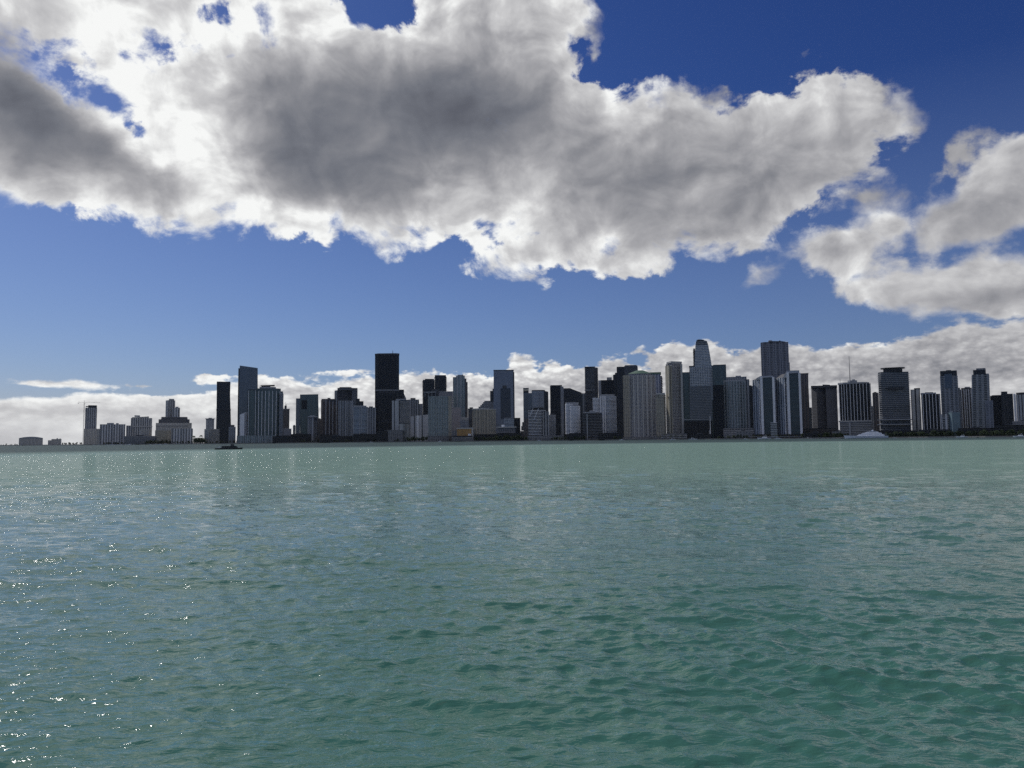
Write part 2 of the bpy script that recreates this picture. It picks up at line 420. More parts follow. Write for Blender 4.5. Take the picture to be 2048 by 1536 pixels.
def build_water():
    rnd = np.random.default_rng(11)
    dphi = 0.0040
    phi = np.arange(-math.radians(57), math.radians(57), dphi)
    rs = [3.0]
    while rs[-1] < 900:
        r = rs[-1]
        rs.append(r + max(0.045, r * (0.0040 if r < 60 else 0.0055)))
    rs = np.array(rs)
    Rg, Pg = np.meshgrid(rs, phi, indexing='ij')
    X = Rg * np.sin(Pg)
    Y = Rg * np.cos(Pg)
    dx, dy, dz = np.zeros_like(X), np.zeros_like(X), np.zeros_like(X)
    nw = 130
    lam = np.exp(np.linspace(math.log(0.30), math.log(13.0), nw)) * rnd.uniform(.93, 1.07, nw)
    main = math.radians(-112)                       # waves run from the far right towards the near left
    spread = np.where(lam > 3, .38, np.where(lam > 1.2, .62, .95))
    th = main + rnd.normal(0, 1, nw) * spread
    amp = 0.0043 * lam ** 0.42 * np.exp(-(lam / 9.0) ** 2)
    amp *= rnd.uniform(.6, 1.3, nw)
    ph = rnd.uniform(0, 2 * math.pi, nw)
    space = np.maximum(Rg * dphi, np.gradient(rs)[:, None] * np.ones_like(Pg))
    # slow swell patches so that the chop is not even everywhere
    patch = np.zeros_like(X)
    for k in range(7):
        a, l = rnd.uniform(0, 2 * math.pi), rnd.uniform(14, 46)
        patch += np.sin((X * math.cos(a) + Y * math.sin(a)) * 2 * math.pi / l + rnd.uniform(0, 6.28))
    patch = np.clip(1.0 + .14 * patch, .6, 1.45)
    for l, t, a, p in zip(lam, th, amp, ph):
        k = 2 * math.pi / l
        ct, st = math.cos(t), math.sin(t)
        fade = np.clip((l / space - 2.5) / 2.5, 0, 1)
        last = np.nonzero(fade.max(1) > 0)[0]
        if len(last) == 0:
            continue
        e = last[-1] + 1
        arg = k * (X[:e] * ct + Y[:e] * st) + p
        f = fade[:e] * a * (patch[:e] if l < 5 else 1.0)
        s_ = np.sin(arg)
        dz[:e] += f * np.cos(arg)
        dx[:e] -= .85 * f * s_ * ct
        dy[:e] -= .85 * f * s_ * st
    edge = np.clip((rs - 3) / 1.5, 0, 1) * np.clip((900 - rs) / 250, 0, 1)
    side = np.clip((math.radians(57) - np.abs(phi)) / .04, 0, 1)
    w = edge[:, None] * side[None, :]
    X, Y, Z = X + dx * w, Y + dy * w, dz * w
    far_r = np.array([1200., 1700., 2500., 4000., 6000., 9000., 12000.])
    Xf = far_r[:, None] * np.sin(phi)[None]
    Yf = far_r[:, None] * np.cos(phi)[None]
    V = np.stack([np.vstack([X, Xf]), np.vstack([Y, Yf]), np.vstack([Z, Xf * 0])], -1)
    nr, nc = V.shape[:2]
    verts = V.reshape(-1, 3)
    i, j = np.meshgrid(np.arange(nr - 1), np.arange(nc - 1), indexing='ij')
    a = (i * nc + j).ravel()
    quads = np.stack([a, a + 1, a + nc + 1, a + nc], 1)
    # the rest of the disc round the boat
    extra, ef = [], []
    base = len(verts)
    ring = [3.0, 60, 900, 5000, 12000]
    a0, a1 = phi[-1], phi[0] + 2 * math.pi
    m_ = 40
    for r in ring:
        for q in range(m_ + 1):
            t = a0 + (a1 - a0) * q / m_
            extra.append((r * math.sin(t), r * math.cos(t), 0))
    for u_ in range(len(ring) - 1):
        for q in range(m_):
            c0 = base + u_ * (m_ + 1) + q
            ef.append((c0, c0 + 1, c0 + m_ + 2, c0 + m_ + 1))
    c = len(verts) + len(extra)
    extra.append((0, 0, 0))
    inner = [base + q for q in range(m_ + 1)] + list(range(0, nc, 8)) + [nc - 1]
    tris = [(c, inner[k_ + 1], inner[k_]) for k_ in range(len(inner) - 1)]
    allv = np.vstack([verts, np.array(extra)])
    me = bpy.data.meshes.new('water')
    me.vertices.add(len(allv))
    me.vertices.foreach_set('co', allv.astype(np.float32).ravel())
    q4 = np.vstack([quads[:, ::-1], np.array(ef)[:, ::-1]])
    nl = len(q4) * 4 + len(tris) * 3
    me.loops.add(nl)
    me.loops.foreach_set('vertex_index', np.concatenate([q4.ravel(), np.array(tris).ravel()]).astype(np.int32))
    me.polygons.add(len(q4) + len(tris))
    me.polygons.foreach_set('loop_start', np.concatenate([np.arange(len(q4)) * 4, len(q4) * 4 + np.arange(len(tris)) * 3]).astype(np.int32))
    me.polygons.foreach_set('loop_total', np.concatenate([np.full(len(q4), 4), np.full(len(tris), 3)]).astype(np.int32))
    me.polygons.foreach_set('use_smooth', np.ones(len(me.polygons), bool))
    me.update(calc_edges=True)
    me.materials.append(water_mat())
    o = bpy.data.objects.new('water', me)
    COL.objects.link(o)
    if me.polygons[5].normal.z < 0:
        me.flip_normals()
    tag(o, kind='structure')
    return o


build_water()


# ------------------------------------------------------------------ materials of the city
MATS = {}


def plain(name, col, rough=.7, spec=.5, metal=0.0, var=.12, sc_=.25):
    if name in MATS:
        return MATS[name]
    m = bpy.data.materials.new(name)
    m.use_nodes = True
    N = NT(m.node_tree)
    pos = N.n('ShaderNodeTexCoord').outputs['Object']
    nz = N.noise(N.vm('MULTIPLY', pos, (1, 1, .35)), sc_, 4, .6).outputs[0]
    c = N.mix(N.rng(nz, .3, .7), tuple(v * (1 - var) for v in col), tuple(min(1, v * (1 + var)) for v in col))
    b = N.n('ShaderNodeBsdfPrincipled', {'Base Color': c, 'Roughness': rough, 'Metallic': metal, 'Specular IOR Level': spec})
    N.n('ShaderNodeOutputMaterial', {0: b.outputs[0]})
    MATS[name] = m
    return m


def facade(name, wall, glass, bay=3.6, floor=3.4, ww=.7, wh=.55, gr=.12, ior=1.5, var=.5, group=0, dark_every=0):
    """wall with windows laid out in metres: bay width, storey height, share of both that is glass"""
    if name in MATS:
        return MATS[name]
    m = bpy.data.materials.new(name)
    m.use_nodes = True
    N = NT(m.node_tree)
    uv = N.n('ShaderNodeSeparateXYZ', {0: N.n('ShaderNodeUVMap', uv_map='UVMap').outputs[0]})
    u, v = uv.outputs[0], uv.outputs[1]
    ub, vb = N.m('DIVIDE', u, bay), N.m('DIVIDE', v, floor)
    fu, fv = N.m('FRACT', ub), N.m('FRACT', vb)
    inu = N.m('LESS_THAN', N.m('ABSOLUTE', N.m('SUBTRACT', fu, .5)), ww / 2) if ww < 1 else 1.0
    inv = N.m('LESS_THAN', N.m('ABSOLUTE', N.m('SUBTRACT', fv, .5)), wh / 2) if wh < 1 else 1.0
    win = N.m('MULTIPLY', inu, inv)
    cell = N.n('ShaderNodeCombineXYZ', {0: N.m('FLOOR', ub), 1: N.m('FLOOR', vb), 2: 0.0}).outputs[0]
    rnd = N.n('ShaderNodeTexWhiteNoise', {'Vector': cell}, noise_dimensions='2D').outputs[0]
    big = N.noise(N.n('ShaderNodeCombineXYZ', {0: u, 1: N.m('MULTIPLY', v, .6), 2: 0.0}).outputs[0], .035, 3, .6).outputs[0]
    g = N.mix(N.m('MULTIPLY', N.m('ADD', N.m('POWER', rnd, 2.2), N.rng(big, .35, .7, 0, .45)), var, clamp=True), glass, tuple(min(1, .45 * w_ + 1.6 * g_) for w_, g_ in zip(wall, glass)))
    if group:                                   # broad vertical zones of a different tone
        z = N.m('LESS_THAN', N.m('FRACT', N.m('DIVIDE', ub, group)), .42)
        g = N.mix(N.m('MULTIPLY', z, .55), g, tuple(x * .35 for x in glass))
    w_n = N.noise(N.n('ShaderNodeCombineXYZ', {0: N.m('MULTIPLY', u, 1.0), 1: N.m('MULTIPLY', v, .25), 2: 0.0}).outputs[0], .12, 3, .6).outputs[0]
    wc = N.mix(N.rng(w_n, .3, .7), tuple(x * .86 for x in wall), tuple(min(1, x * 1.1) for x in wall))
    c = N.mix(win, wc, g)
    b = N.n('ShaderNodeBsdfPrincipled', {'Base Color': c, 'Roughness': N.m('SUBTRACT', .75, N.m('MULTIPLY', win, .75 - gr)), 'IOR': ior})
    N.n('ShaderNodeOutputMaterial', {0: b.outputs[0]})
    MATS[name] = m
    return m


# ------------------------------------------------------------------ placing
def shore(x):
    return float(np.interp(x, [0, 150, 300, 500, 800, 1000, 1250, 1400, 1750, 2048], [4200, 2950, 2700, 2350, 2150, 2000, 1800, 1700, 1600, 1500]))


GZ = 1.6


def footprint(kind, w, d):
    """ccw outline seen from above, local x to the right of the viewer, local y away from the viewer"""
    if kind == 'box':
        return [(-w / 2, 0), (w / 2, 0), (w / 2, d), (-w / 2, d)]
    if kind == 'oct':
        c = min(w, d) * .24
        return [(-w / 2 + c, 0), (w / 2 - c, 0), (w / 2, c), (w / 2, d - c), (w / 2 - c, d), (-w / 2 + c, d), (-w / 2, d - c), (-w / 2, c)]
    if kind == 'bow':
        n = 14
        b = w * .16
        return [(-w / 2 + w * i / n, b * (1 - math.sin(math.pi * i / n))) for i in range(n + 1)] + [(w / 2, d), (-w / 2, d)]
    if kind == 'round':
        n = 28
        out = []
        for i in range(n):
            a = -math.pi / 2 + 2 * math.pi * i / n
            e = .72
            ca, sa = math.cos(a), math.sin(a)
            out.append((w / 2 * math.copysign(abs(ca) ** e, ca), d / 2 + d / 2 * math.copysign(abs(sa) ** e, sa)))
        k = out.index(min(out, key=lambda q: q[0] + q[1]))
        return out[k:] + out[:k]
    if kind == 'zig':       # folded front of shallow bays
        n = 9
        pts = []
        for i in range(n):
            x0, x1 = -w / 2 + w * i / n, -w / 2 + w * (i + 1) / n
            o = 0 if i % 2 == 0 else w * .035
            pts += [(x0, o), (x1, o)]
        return pts + [(w / 2, d), (-w / 2, d)]


def offset_poly(P, o):
    n = len(P)
    out = []
    for i in range(n):
        (ax, ay), (bx, by), (cx, cy_) = P[i - 1], P[i], P[(i + 1) % n]
        n1 = np.array([by - ay, -(bx - ax)], float)
        n2 = np.array([cy_ - by, -(cx - bx)], float)
        n1 /= np.linalg.norm(n1) + 1e-9
        n2 /= np.linalg.norm(n2) + 1e-9
        m_ = n1 + n2
        l = np.dot(m_, m_) / 2
        m_ = m_ / max(l, .5)
        out.append((bx + m_[0] * o, by + m_[1] * o))
    return out


class Frame:
    """local frame of one volume: standing at distance D along the ray through the middle of x0..x1, turned so that a share
    `side` of its visible width is its left (-) or right (+) flank"""

    def __init__(s, x0, x1, yt, D, side=0.0, deep=None, kind='box', over=0.0):
        a0, _ = ray(x0, yt)
        a1, _ = ray(x1, yt)
        am, tm = ray((x0 + x1) / 2, yt)
        S = D * (math.tan(a1 - am) - math.tan(a0 - am)) - 2 * over
        th = 0.0
        if abs(side) > .01:
            th = math.radians(32 if abs(side) > .25 else 22)
            w = S * (1 - abs(side)) / math.cos(th)
            d = S * abs(side) / math.sin(th)
            th = math.copysign(th, side)
        else:
            w = S
            d = deep or min(.8 * S, 38)
        s.w, s.d, s.S, s.am, s.D, s.over = w, d, S, am, D, over
        s.top = CAMH + D * tm
        rot = am + th           # rotate clockwise seen from above for a left flank
        s.r = np.array([math.cos(rot), -math.sin(rot)])
        s.f = np.array([math.sin(rot), math.cos(rot)])
        ctr = np.array([math.sin(am), math.cos(am)]) * (D + (w * abs(math.sin(th)) + d * math.cos(th)) / 2)
        s.o = ctr - s.f * d / 2
        s.poly = footprint(kind, w, d)

    def pt(s, u, v):
        return s.o + s.r * u + s.f * v


def loft(name, fr, z0, ztop, mats, parent, slab=None, slope=None, prof=None, cap=True, smooth=False, poly=None, twist=None):
    """one connected prism: walls (mat 0), slab edges (mat 1), roof (mat 2); slab=(overhang, thickness, storey)"""
    P = poly or fr.poly
    n = len(P)
    zl = ztop if not slope else ztop + slope[0]
    zr = ztop if not slope else ztop + slope[1]
    zmin = min(zl, zr)
    levels = [(z0, 0.0, 0)]
    if slab:
        o, t, fh = slab
        z = z0 + fh
        while z < zmin - t - .6:
            levels += [(z - t, 0.0, 0), (z - t, o, 1), (z, o, 1), (z, 0.0, 1)]
            z += fh
    elif prof:
        z = z0 + 8
        while z < zmin - 4:
            levels.append((z, 0.0, 0))
            z += 8
    levels.append((None, 0.0, 0))
    verts, faces, mi, uv = [], [], [], []
    wh = max(abs(p[0]) for p in P)
    base = parent.location
    per = [0.0]
    for i in range(n):
        a, b = P[i], P[(i + 1) % n]
        per.append(per[-1] + math.hypot(b[0] - a[0], b[1] - a[1]))
    rings = []
    cache = {}
    for z, o, mt in levels:
        if o not in cache:
            cache[o] = offset_poly(P, o) if o else P
        Q = cache[o]
        k0 = len(verts)
        for (u_, v_) in Q:
            zz = z
            if z is None:
                t_ = (u_ / wh + 1) / 2 if wh else 0
                zz = zl + (zr - zl) * t_
            if prof:
                s_, sh_ = prof(zz)
                u2, v2 = u_ * s_ + sh_, v_ if v_ < .5 * fr.d else fr.d * .5 + (v_ - fr.d * .5) * min(1, s_)
            else:
                u2, v2 = u_, v_
            if twist:
                u2, v2 = twist(u2, v2, zz)
            p = fr.pt(u2, v2)
            verts.append((p[0] - base[0], p[1] - base[1], zz - base[2]))
        rings.append((k0, mt))
    for (k0, _), (k1, mt) in zip(rings[:-1], rings[1:]):
        for i in range(n):
            j = (i + 1) % n
            faces.append((k0 + i, k0 + j, k1 + j, k1 + i))
            mi.append(min(mt, len(mats) - 1))
            for (q, pu) in ((k0 + i, per[i]), (k0 + j, per[i + 1]), (k1 + j, per[i + 1]), (k1 + i, per[i])):
                uv.append((pu, verts[q][2] + base[2] - z0))
    if cap:
        k = rings[-1][0]
        faces.append(tuple(range(k, k + n)))
        mi.append(len(mats) - 1)
        for i in range(n):
            uv.append((0.01, 0.01))
    return mesh_obj(name, verts, faces, mats, mi, parent, uv)


def box_local(name, fr, u0, u1, v0, v1, z0, z1, m_, parent, z1b=None):
    base = parent.location
    # parent may itself be a child at the origin of its thing
    vs_ = []
    for z_l, z_r in ((z0, z0), (z1, z1 if z1b is None else z1b)):
        for (u_, v_, e) in ((u0, v0, 0), (u1, v0, 1), (u1, v1, 1), (u0, v1, 0)):
            p = fr.pt(u_, v_)
            zz = z_r if e else z_l
            vs_.append((p[0] - base[0], p[1] - base[1], zz - base[2]))
    fs = [(0, 1, 5, 4), (1, 2, 6, 5), (2, 3, 7, 6), (3, 0, 4, 7), (4, 5, 6, 7), (3, 2, 1, 0)]
    uv = []
    for f_ in fs:
        for i in f_:
            uv.append(((u1 - u0) * (i % 4 in (1, 2)), vs_[i][2] + base[2] - z0))
    return mesh_obj(name, vs_, fs, m_, None, parent, uv)


def front_v(poly, u_):
    """nearest point of the outline at local x = u_"""
    best = None
    n = len(poly)
    for i in range(n):
        (ax, ay), (bx, by) = poly[i], poly[(i + 1) % n]
        if (ax - u_) * (bx - u_) <= 0 and abs(ax - bx) > 1e-6:
            v_ = ay + (by - ay) * (u_ - ax) / (bx - ax)
            best = v_ if best is None else min(best, v_)
    return 0 if best is None else best


def root_at(name, x, D, label, cat, group=None):
    a, _ = ray(x, 850)
    o = bpy.data.objects.new(name, None)
    COL.objects.link(o)
    o.location = (D * math.sin(a), D * math.cos(a), GZ)
    o.empty_display_size = 5
    return tag(o, label, cat, group)


def base_z(D, yb, x):
    return CAMH + D * ray(x, yb)[1]


def volume(root, D, name, x0, x1, yt, mats, side=0.0, kind='box', slab=None, yb=None, slope=None, deep=None, prof=None, piers=None, back=0.0, twist=None, slabm=None):
    """a storeyed body of a building; returns its frame.  yt: image height of its roof (or (left, right));
    prof: [(y, x0, x1), ...] outline of a tapering tower;  piers: dict(n, w, d, m, name, xs)"""
    D2 = D + back
    yl, yr = yt if isinstance(yt, tuple) else (yt, yt)
    ym = (yl + yr) / 2
    over = slab[0] if slab else 0.0
    fr = Frame(x0, x1, ym, D2, side, deep, kind, over)
    z0 = GZ if yb is None else base_z(D2, yb, (x0 + x1) / 2)
    sl = None
    if yl != yr:
        sl = (base_z(D2, yl, x0) - fr.top, base_z(D2, yr, x1) - fr.top)
    pf = None
    if prof:
        zs, sc_, sh = [], [], []
        for (y, a, b) in prof:
            a0, a1 = ray(a, y)[0] - fr.am, ray(b, y)[0] - fr.am
            zs.append(base_z(D2, y, (a + b) / 2))
            w_ = D2 * (math.tan(a1) - math.tan(a0))
            sc_.append(w_ / fr.S)
            sh.append(D2 * (math.tan(a1) + math.tan(a0)) / 2)
        zs, sc_, sh = zs[::-1], sc_[::-1], sh[::-1]
        pf = lambda z: (float(np.interp(z, zs, sc_)), float(np.interp(z, zs, sh)))
    o = loft(name, fr, z0, fr.top, mats, root, slab, sl, pf, twist=twist)
    fr.z0, fr.obj, fr.pf = z0, o, pf
    if piers:
        nP = piers.get('n', 5)
        us = [(-.5 + i / (nP - 1)) for i in range(nP)] if 'us' not in piers else [q - .5 for q in piers['us']]
        for k, q in enumerate(us):
            pw = piers.get('w', 1.4)
            uu = q * (fr.w - pw)
            v_ = front_v(fr.poly, max(-fr.w / 2 + .05, min(fr.w / 2 - .05, uu)))
            d_ = piers.get('d', 1.2)
            zt = fr.top + piers.get('up', 0)
            if sl:
                zt += sl[0] + (sl[1] - sl[0]) * (q + .5)
            box_local(piers.get('name', 'pier'), fr, uu - pw / 2, uu + pw / 2, v_ - d_ - over, v_ + .3, z0, zt, piers['m'], root).parent = o
    return fr


def mast(name, root, x, D, y0, y1, r, m_):
    a, _ = ray(x, y0)
    z0, z1 = base_z(D, y1, x), base_z(D, y0, x)
    c = np.array([D * math.sin(a), D * math.cos(a)]) - np.array(root.location[:2])
    vs_, fs = [], []
    for z, rr in ((z0, r), (z1, r * .45)):
        for i in range(6):
            t = i * math.pi / 3
            vs_.append((c[0] + rr * math.cos(t), c[1] + rr * math.sin(t), z - root.location[2]))
    for i in range(6):
        j = (i + 1) % 6
        fs.append((i, j, 6 + j, 6 + i))
    fs.append((6, 7, 8, 9, 10, 11))
    return mesh_obj(name, vs_, fs, m_, None, root)


# ------------------------------------------------------------------ land
def build_land():
    xs = np.linspace(-500, 2550, 80)
    front, back = [], []
    for x in xs:
        a, _ = ray(x, 880)
        D = shore(min(max(x, 0), 2048)) * (1 + 0.004 * math.sin(x * .05) + .003 * math.sin(x * .17))
        if x < 160:
            D = shore(max(x, 0))
        front.append((D * math.sin(a), D * math.cos(a)))
        B = D + (120 if x < 0 else 1500 if x < 150 else 3500)
        back.append((B * math.sin(a), B * math.cos(a)))
    n = len(xs)
    v = [(*p, -1.0) for p in front] + [(*p, GZ) for p in front] + [(*p, GZ) for p in back] + [(*p, -1.0) for p in back]
    f = []
    for k in range(3):
        for i in range(n - 1):
            f.append((k * n + i, k * n + i + 1, (k + 1) * n + i + 1, (k + 1) * n + i))
    g = mesh_obj('ground', v, f, plain('ground_soil', (.10, .10, .085), .95))
    tag(g, kind='structure')
    # seawall along the edge
    vv, ff = [], []
    for i, x in enumerate(xs):
        a, _ = ray(x, 880)
        for (dd, z) in ((-1.5, -1.0), (-1.5, 2.3), (0.8, 2.3), (0.8, 1.0)):
            r = math.hypot(*front[i]) + dd
            vv.append((r * math.sin(a), r * math.cos(a), z))
    for i in range(n - 1):
        for k in range(3):
            ff.append((i * 4 + k, i * 4 + k + 1, (i + 1) * 4 + k + 1, (i + 1) * 4 + k))
    s = mesh_obj('seawall', vv, ff, plain('seawall_concrete', (.20, .20, .19), .9))
    tag(s, 'long grey concrete seawall running along the whole city waterfront', 'seawall')


build_land()

# ------------------------------------------------------------------ palette
roofm = plain('roof_gravel', (.12, .12, .125), .9)
white = plain('white_stucco', (.76, .78, .82), .7)
grey = plain('grey_stucco', (.34, .36, .39), .75)
pale = plain('pale_stone', (.48, .48, .47), .75)
beige = plain('beige_stucco', (.40, .36, .29), .75)
dark = plain('dark_metal', (.045, .05, .06), .5)
black = plain('black_metal', (.02, .022, .028), .45)
greenroof = plain('green_copper_roof', (.10, .17, .12), .6)
brownw = plain('brown_stone', (.16, .135, .12), .8)
steel = plain('painted_steel', (.16, .15, .14), .6)
orange = plain('orange_stucco', (.50, .27, .07), .8)
DG = (.008, .012, .020)
TG = (.012, .035, .040)
BG = (.020, .035, .060)
f_white = facade('white_condo_facade', (.60, .62, .66), DG, 4.2, 3.3, .62, .50)
f_whiteV = facade('white_ribbed_facade', (.52, .54, .58), DG, 8.0, 3.3, .62, .86, var=.35)
f_grey = facade('grey_condo_facade', (.31, .33, .37), DG, 5.0, 3.3, .60, .55)
f_greyV = facade('grey_ribbed_facade', (.33, .35, .39), DG, 7.0, 3.3, .64, .92, var=.3)
f_beige = facade('beige_condo_facade', (.46, .43, .35), DG, 4.4, 3.3, .55, .52)
f_brown = facade('brown_condo_facade', (.15, .13, .13), DG, 5.5, 3.3, .55, .8, var=.3)
f_dark = facade('dark_glass_facade', (.05, .055, .065), DG, 3.0, 3.8, .90, .86, gr=.16, ior=1.36, var=.3)
f_black = facade('black_glass_facade', (.014, .016, .022), (.006, .008, .013), 3.0, 3.8, .92, .9, gr=.18, ior=1.32, var=.2)
f_teal = facade('teal_glass_facade', (.06, .10, .11), TG, 3.2, 3.6, .88, .84, gr=.14, ior=1.7, var=.5, group=5)
f_tealw = facade('teal_condo_facade', (.36, .44, .48), TG, 6.0, 3.4, .74, .72, var=.45, group=3)
f_blue = facade('blue_glass_facade', (.08, .10, .14), BG, 3.2, 3.8, .92, .80, gr=.12, ior=1.8, var=.5)
f_blueb = facade('blue_banded_facade', (.36, .42, .50), BG, 60, 3.8, 1.0, .66, gr=.15, ior=1.7, var=.5)
f_band = facade('dark_banded_facade', (.14, .155, .18), DG, 60, 3.6, 1.0, .60, var=.3)
f_grid = facade('square_grid_facade', (.28, .30, .33), DG, 4.5, 4.2, .62, .62, var=.4)
f_blank = facade('blank_wall_facade', (.22, .22, .24), DG, 60, 12, .05, .02)
f_lowrise = facade('low_block_facade', (.22, .22, .23), DG, 6, 3.6, .72, .5)
f_lowdark = facade('dark_podium_facade', (.032, .034, .038), (.004, .005, .007), 7, 4.0, .78, .55, ior=1.3)
V = volume


def house(name, x, dd, label, cat='tower', group=None):
    D = shore(x) + dd
    return root_at(name, x, D, label, cat, group), D


# far left end: sandy and white stone, its colours lightened further to stand for haze
f_sand = facade('sandy_condo_facade', (.56, .54, .50), (.03, .035, .04), 5.0, 3.3, .52, .5)
f_sandV = facade('sandy_ribbed_facade', (.54, .54, .54), (.03, .035, .045), 7.0, 3.3, .52, .9, var=.3)
f_whiteL = facade('pale_ribbed_facade', (.66, .67, .69), (.03, .035, .045), 8.0, 3.3, .54, .86, var=.3)
# far left shore -----------------------------------------------------
r, D = house('warehouse', 62, 120, 'long low white waterfront hall with a gently arched roof at the far left', 'hall')
fr = V(r, D, 'wall', 38, 86, 876.2, [f_sand, grey, roofm], deep=30)
zz = fr.top
vv, ff = [], []
for i in range(13):
    t = i / 12
    z = zz + .02 + 6.0 * (1 - (2 * t - 1) ** 2)
    for dv in (-1.2, 31):
        p = fr.pt(fr.w * (t - .5) * 1.02, dv)
        vv.append((p[0] - r.location[0], p[1] - r.location[1], z - GZ))
        vv.append((p[0] - r.location[0], p[1] - r.location[1], zz - .5 - GZ))
for i in range(12):
    a = i * 4
    ff += [(a, a + 4, a + 6, a + 2), (a, a + 1, a + 5, a + 4), (a + 2, a + 6, a + 7, a + 3)]
mesh_obj('arched_roof', vv, ff, grey, None, r)
r, D = house('low_block', 110, 160, 'small stepped beige block between the long white hall and the tower crane', 'building')
V(r, D, 'wall', 103, 123, 878.0, [f_sand, grey, roofm])
V(r, D, 'side_wing', 96, 104, 880.5, [f_sand, grey, roofm], back=3)
V(r, D, 'penthouse', 113, 116, 876.4, [grey, roofm], yb=878, back=5)
V(r, D, 'stair_box', 119, 121.5, 877.0, [grey, roofm], yb=878, back=5)

r, D = house('unfinished_tower', 183, 260, 'grey tower still being built, open frames at its top, beside the tower crane', 'tower')
V(r, D, 'tower_body', 170.5, 194.5, 815.5, [f_sandV, grey, roofm], kind='bow', slab=(.5, .5, 3.4))
V(r, D, 'top_floors', 176, 194.4, 810.5, [f_dark, black, dark], yb=815.5, slab=(.8, .8, 4.0), back=2)
V(r, D, 'edge_frame', 171.5, 176.5, 812.2, [dark, dark], yb=814.2, back=3)
V(r, D, 'podium', 168, 201, 857.5, [f_sand, grey, roofm], back=-14)


def crane(x, D, y0, y1, xl, xr, yj, label, r_=1.6):
    root = root_at('tower_crane', x, D, label, 'crane')
    # latticed mast: four legs with crossing braces
    a = ray(x, y0)[0]
    z1 = base_z(D, y0, x)
    L = []
    h = 1.1

    def bar(p, q, t=.16):
        L.append((p, q, t))
    zt = z1 - GZ
    z = 0
    while z < zt - 5:
        for sx, sy in ((-h, -h), (h, -h), (h, h), (-h, h)):
            bar((sx, sy, z), (sx, sy, z + 5), .22)
        bar((-h, -h, z), (h, -h, z + 5))
        bar((h, h, z), (-h, h, z + 5))
        bar((-h, h, z), (-h, -h, z + 5))
        bar((h, -h, z), (h, h, z + 5))
        z += 5
    top = z

    def emit(name, bars):
        vs_, fs = [], []
        for p, q, t in bars:
            p, q = Vector(p), Vector(q)
            d_ = (q - p).normalized()
            u_ = d_.orthogonal().normalized()
            w_ = d_.cross(u_)
            k = len(vs_)
            for e in (p, q):
                for c_, s_ in ((1, 0), (0, 1), (-1, 0), (0, -1)):
                    vs_.append(e + (u_ * c_ + w_ * s_) * t * .75)
            for i in range(4):
                j = (i + 1) % 4
                fs.append((k + i, k + j, k + 4 + j, k + 4 + i))
        return mesh_obj(name, vs_, fs, steel, None, root)
    emit('mast', L)
    ux, uy = math.cos(a), -math.sin(a)
    sc_ = D / F

    def jib(xa, name):
        e = (xa - x) * sc_
        z_ = top
        bars = []
        n = max(3, int(abs(e) / 4))
        for k in range(n):
            t0, t1 = e * k / n, e * (k + 1) / n
            h0, h1 = 2.2 * (1 - k / n * .5), 2.2 * (1 - (k + 1) / n * .5)
            bars += [((ux * t0, uy * t0, z_), (ux * t1, uy * t1, z_), .24), ((ux * t0, uy * t0, z_ + h0), (ux * t1, uy * t1, z_ + h1), .2),
                     ((ux * t0, uy * t0, z_), (ux * t1, uy * t1, z_ + h1), .14), ((ux * t1, uy * t1, z_), (ux * t1, uy * t1, z_ + h1), .14)]
        emit(name, bars)
        return e
    jib(xr, 'jib')
    e = jib(xl, 'counter_jib')
    emit('tower_peak', [((-h, 0, top), (0, 0, top + 9), .3), ((h, 0, top), (0, 0, top + 9), .3), ((0, 0, top + 9), (ux * e, uy * e, top + 1.5), .1),
                        ((0, 0, top + 9), (ux * (xr - x) * sc_ * .7, uy * (xr - x) * sc_ * .7, top + 1.5), .1)])
    emit('counterweight', [((ux * e, uy * e, top - 2.4), (ux * e * .86, uy * e * .86, top - 2.4), 1.5)])
    emit('cab', [((ux * 1.5, uy * 1.5, top - 1.6), (ux * 3.8, uy * 3.8, top - 1.6), 1.2)])
    return root


crane(167.3, shore(167) + 235, 805.5, 885, 157.5, 192, 805, 'thin tower crane on a tall mast beside the unfinished grey tower')
crane(571, shore(571) + 520, 806.5, 885, 564, 596, 806, 'small distant tower crane sticking up behind the big ribbed condominium')

r, D = house('apartment_block', 226, 150, 'wide grey ribbed block with rooftop boxes right of the unfinished tower', 'building')
V(r, D, 'wall', 200, 251, 848.5, [f_whiteL, grey, roofm], piers=dict(n=7, w=1.6, d=1.0, m=grey))
V(r, D, 'side_wing', 193.5, 200.5, 860, [f_sand, grey, roofm], back=4)
V(r, D, 'penthouse', 214, 228, 845.8, [grey, roofm], yb=848.5, back=5)
V(r, D, 'stair_box', 232, 237.5, 846.2, [grey, roofm], yb=848.5, back=5)
r, D = house('apartment_block', 282, 230, 'broad dark slab block with a sloping left shoulder and a pale cornice halfway up', 'building')
V(r, D, 'wall', 262, 304.5, 836, [f_sandV, grey, roofm])
V(r, D, 'upper_storeys', 264, 298, (834.5, 832.8), [f_sand, grey, roofm], yb=836, back=2)
V(r, D, 'penthouse', 269, 280, 830.6, [grey, roofm], yb=833.5, back=6)
V(r, D, 'cornice', 261.5, 305, 852.2, [pale, pale], yb=854.0, back=-1.5, deep=2)
V(r, D, 'left_wing', 252.5, 263, 851, [f_sandV, grey, roofm], back=-6, piers=dict(n=3, w=1.3, d=.8, m=grey))
r, D = house('apartment_block', 290, 60, 'small rounded pale block standing in front of the broad dark slab with the cornice', 'building')
V(r, D, 'wall', 278, 303, 858.5, [f_sand, pale, roofm], kind='oct', slab=(.5, .5, 3.3))
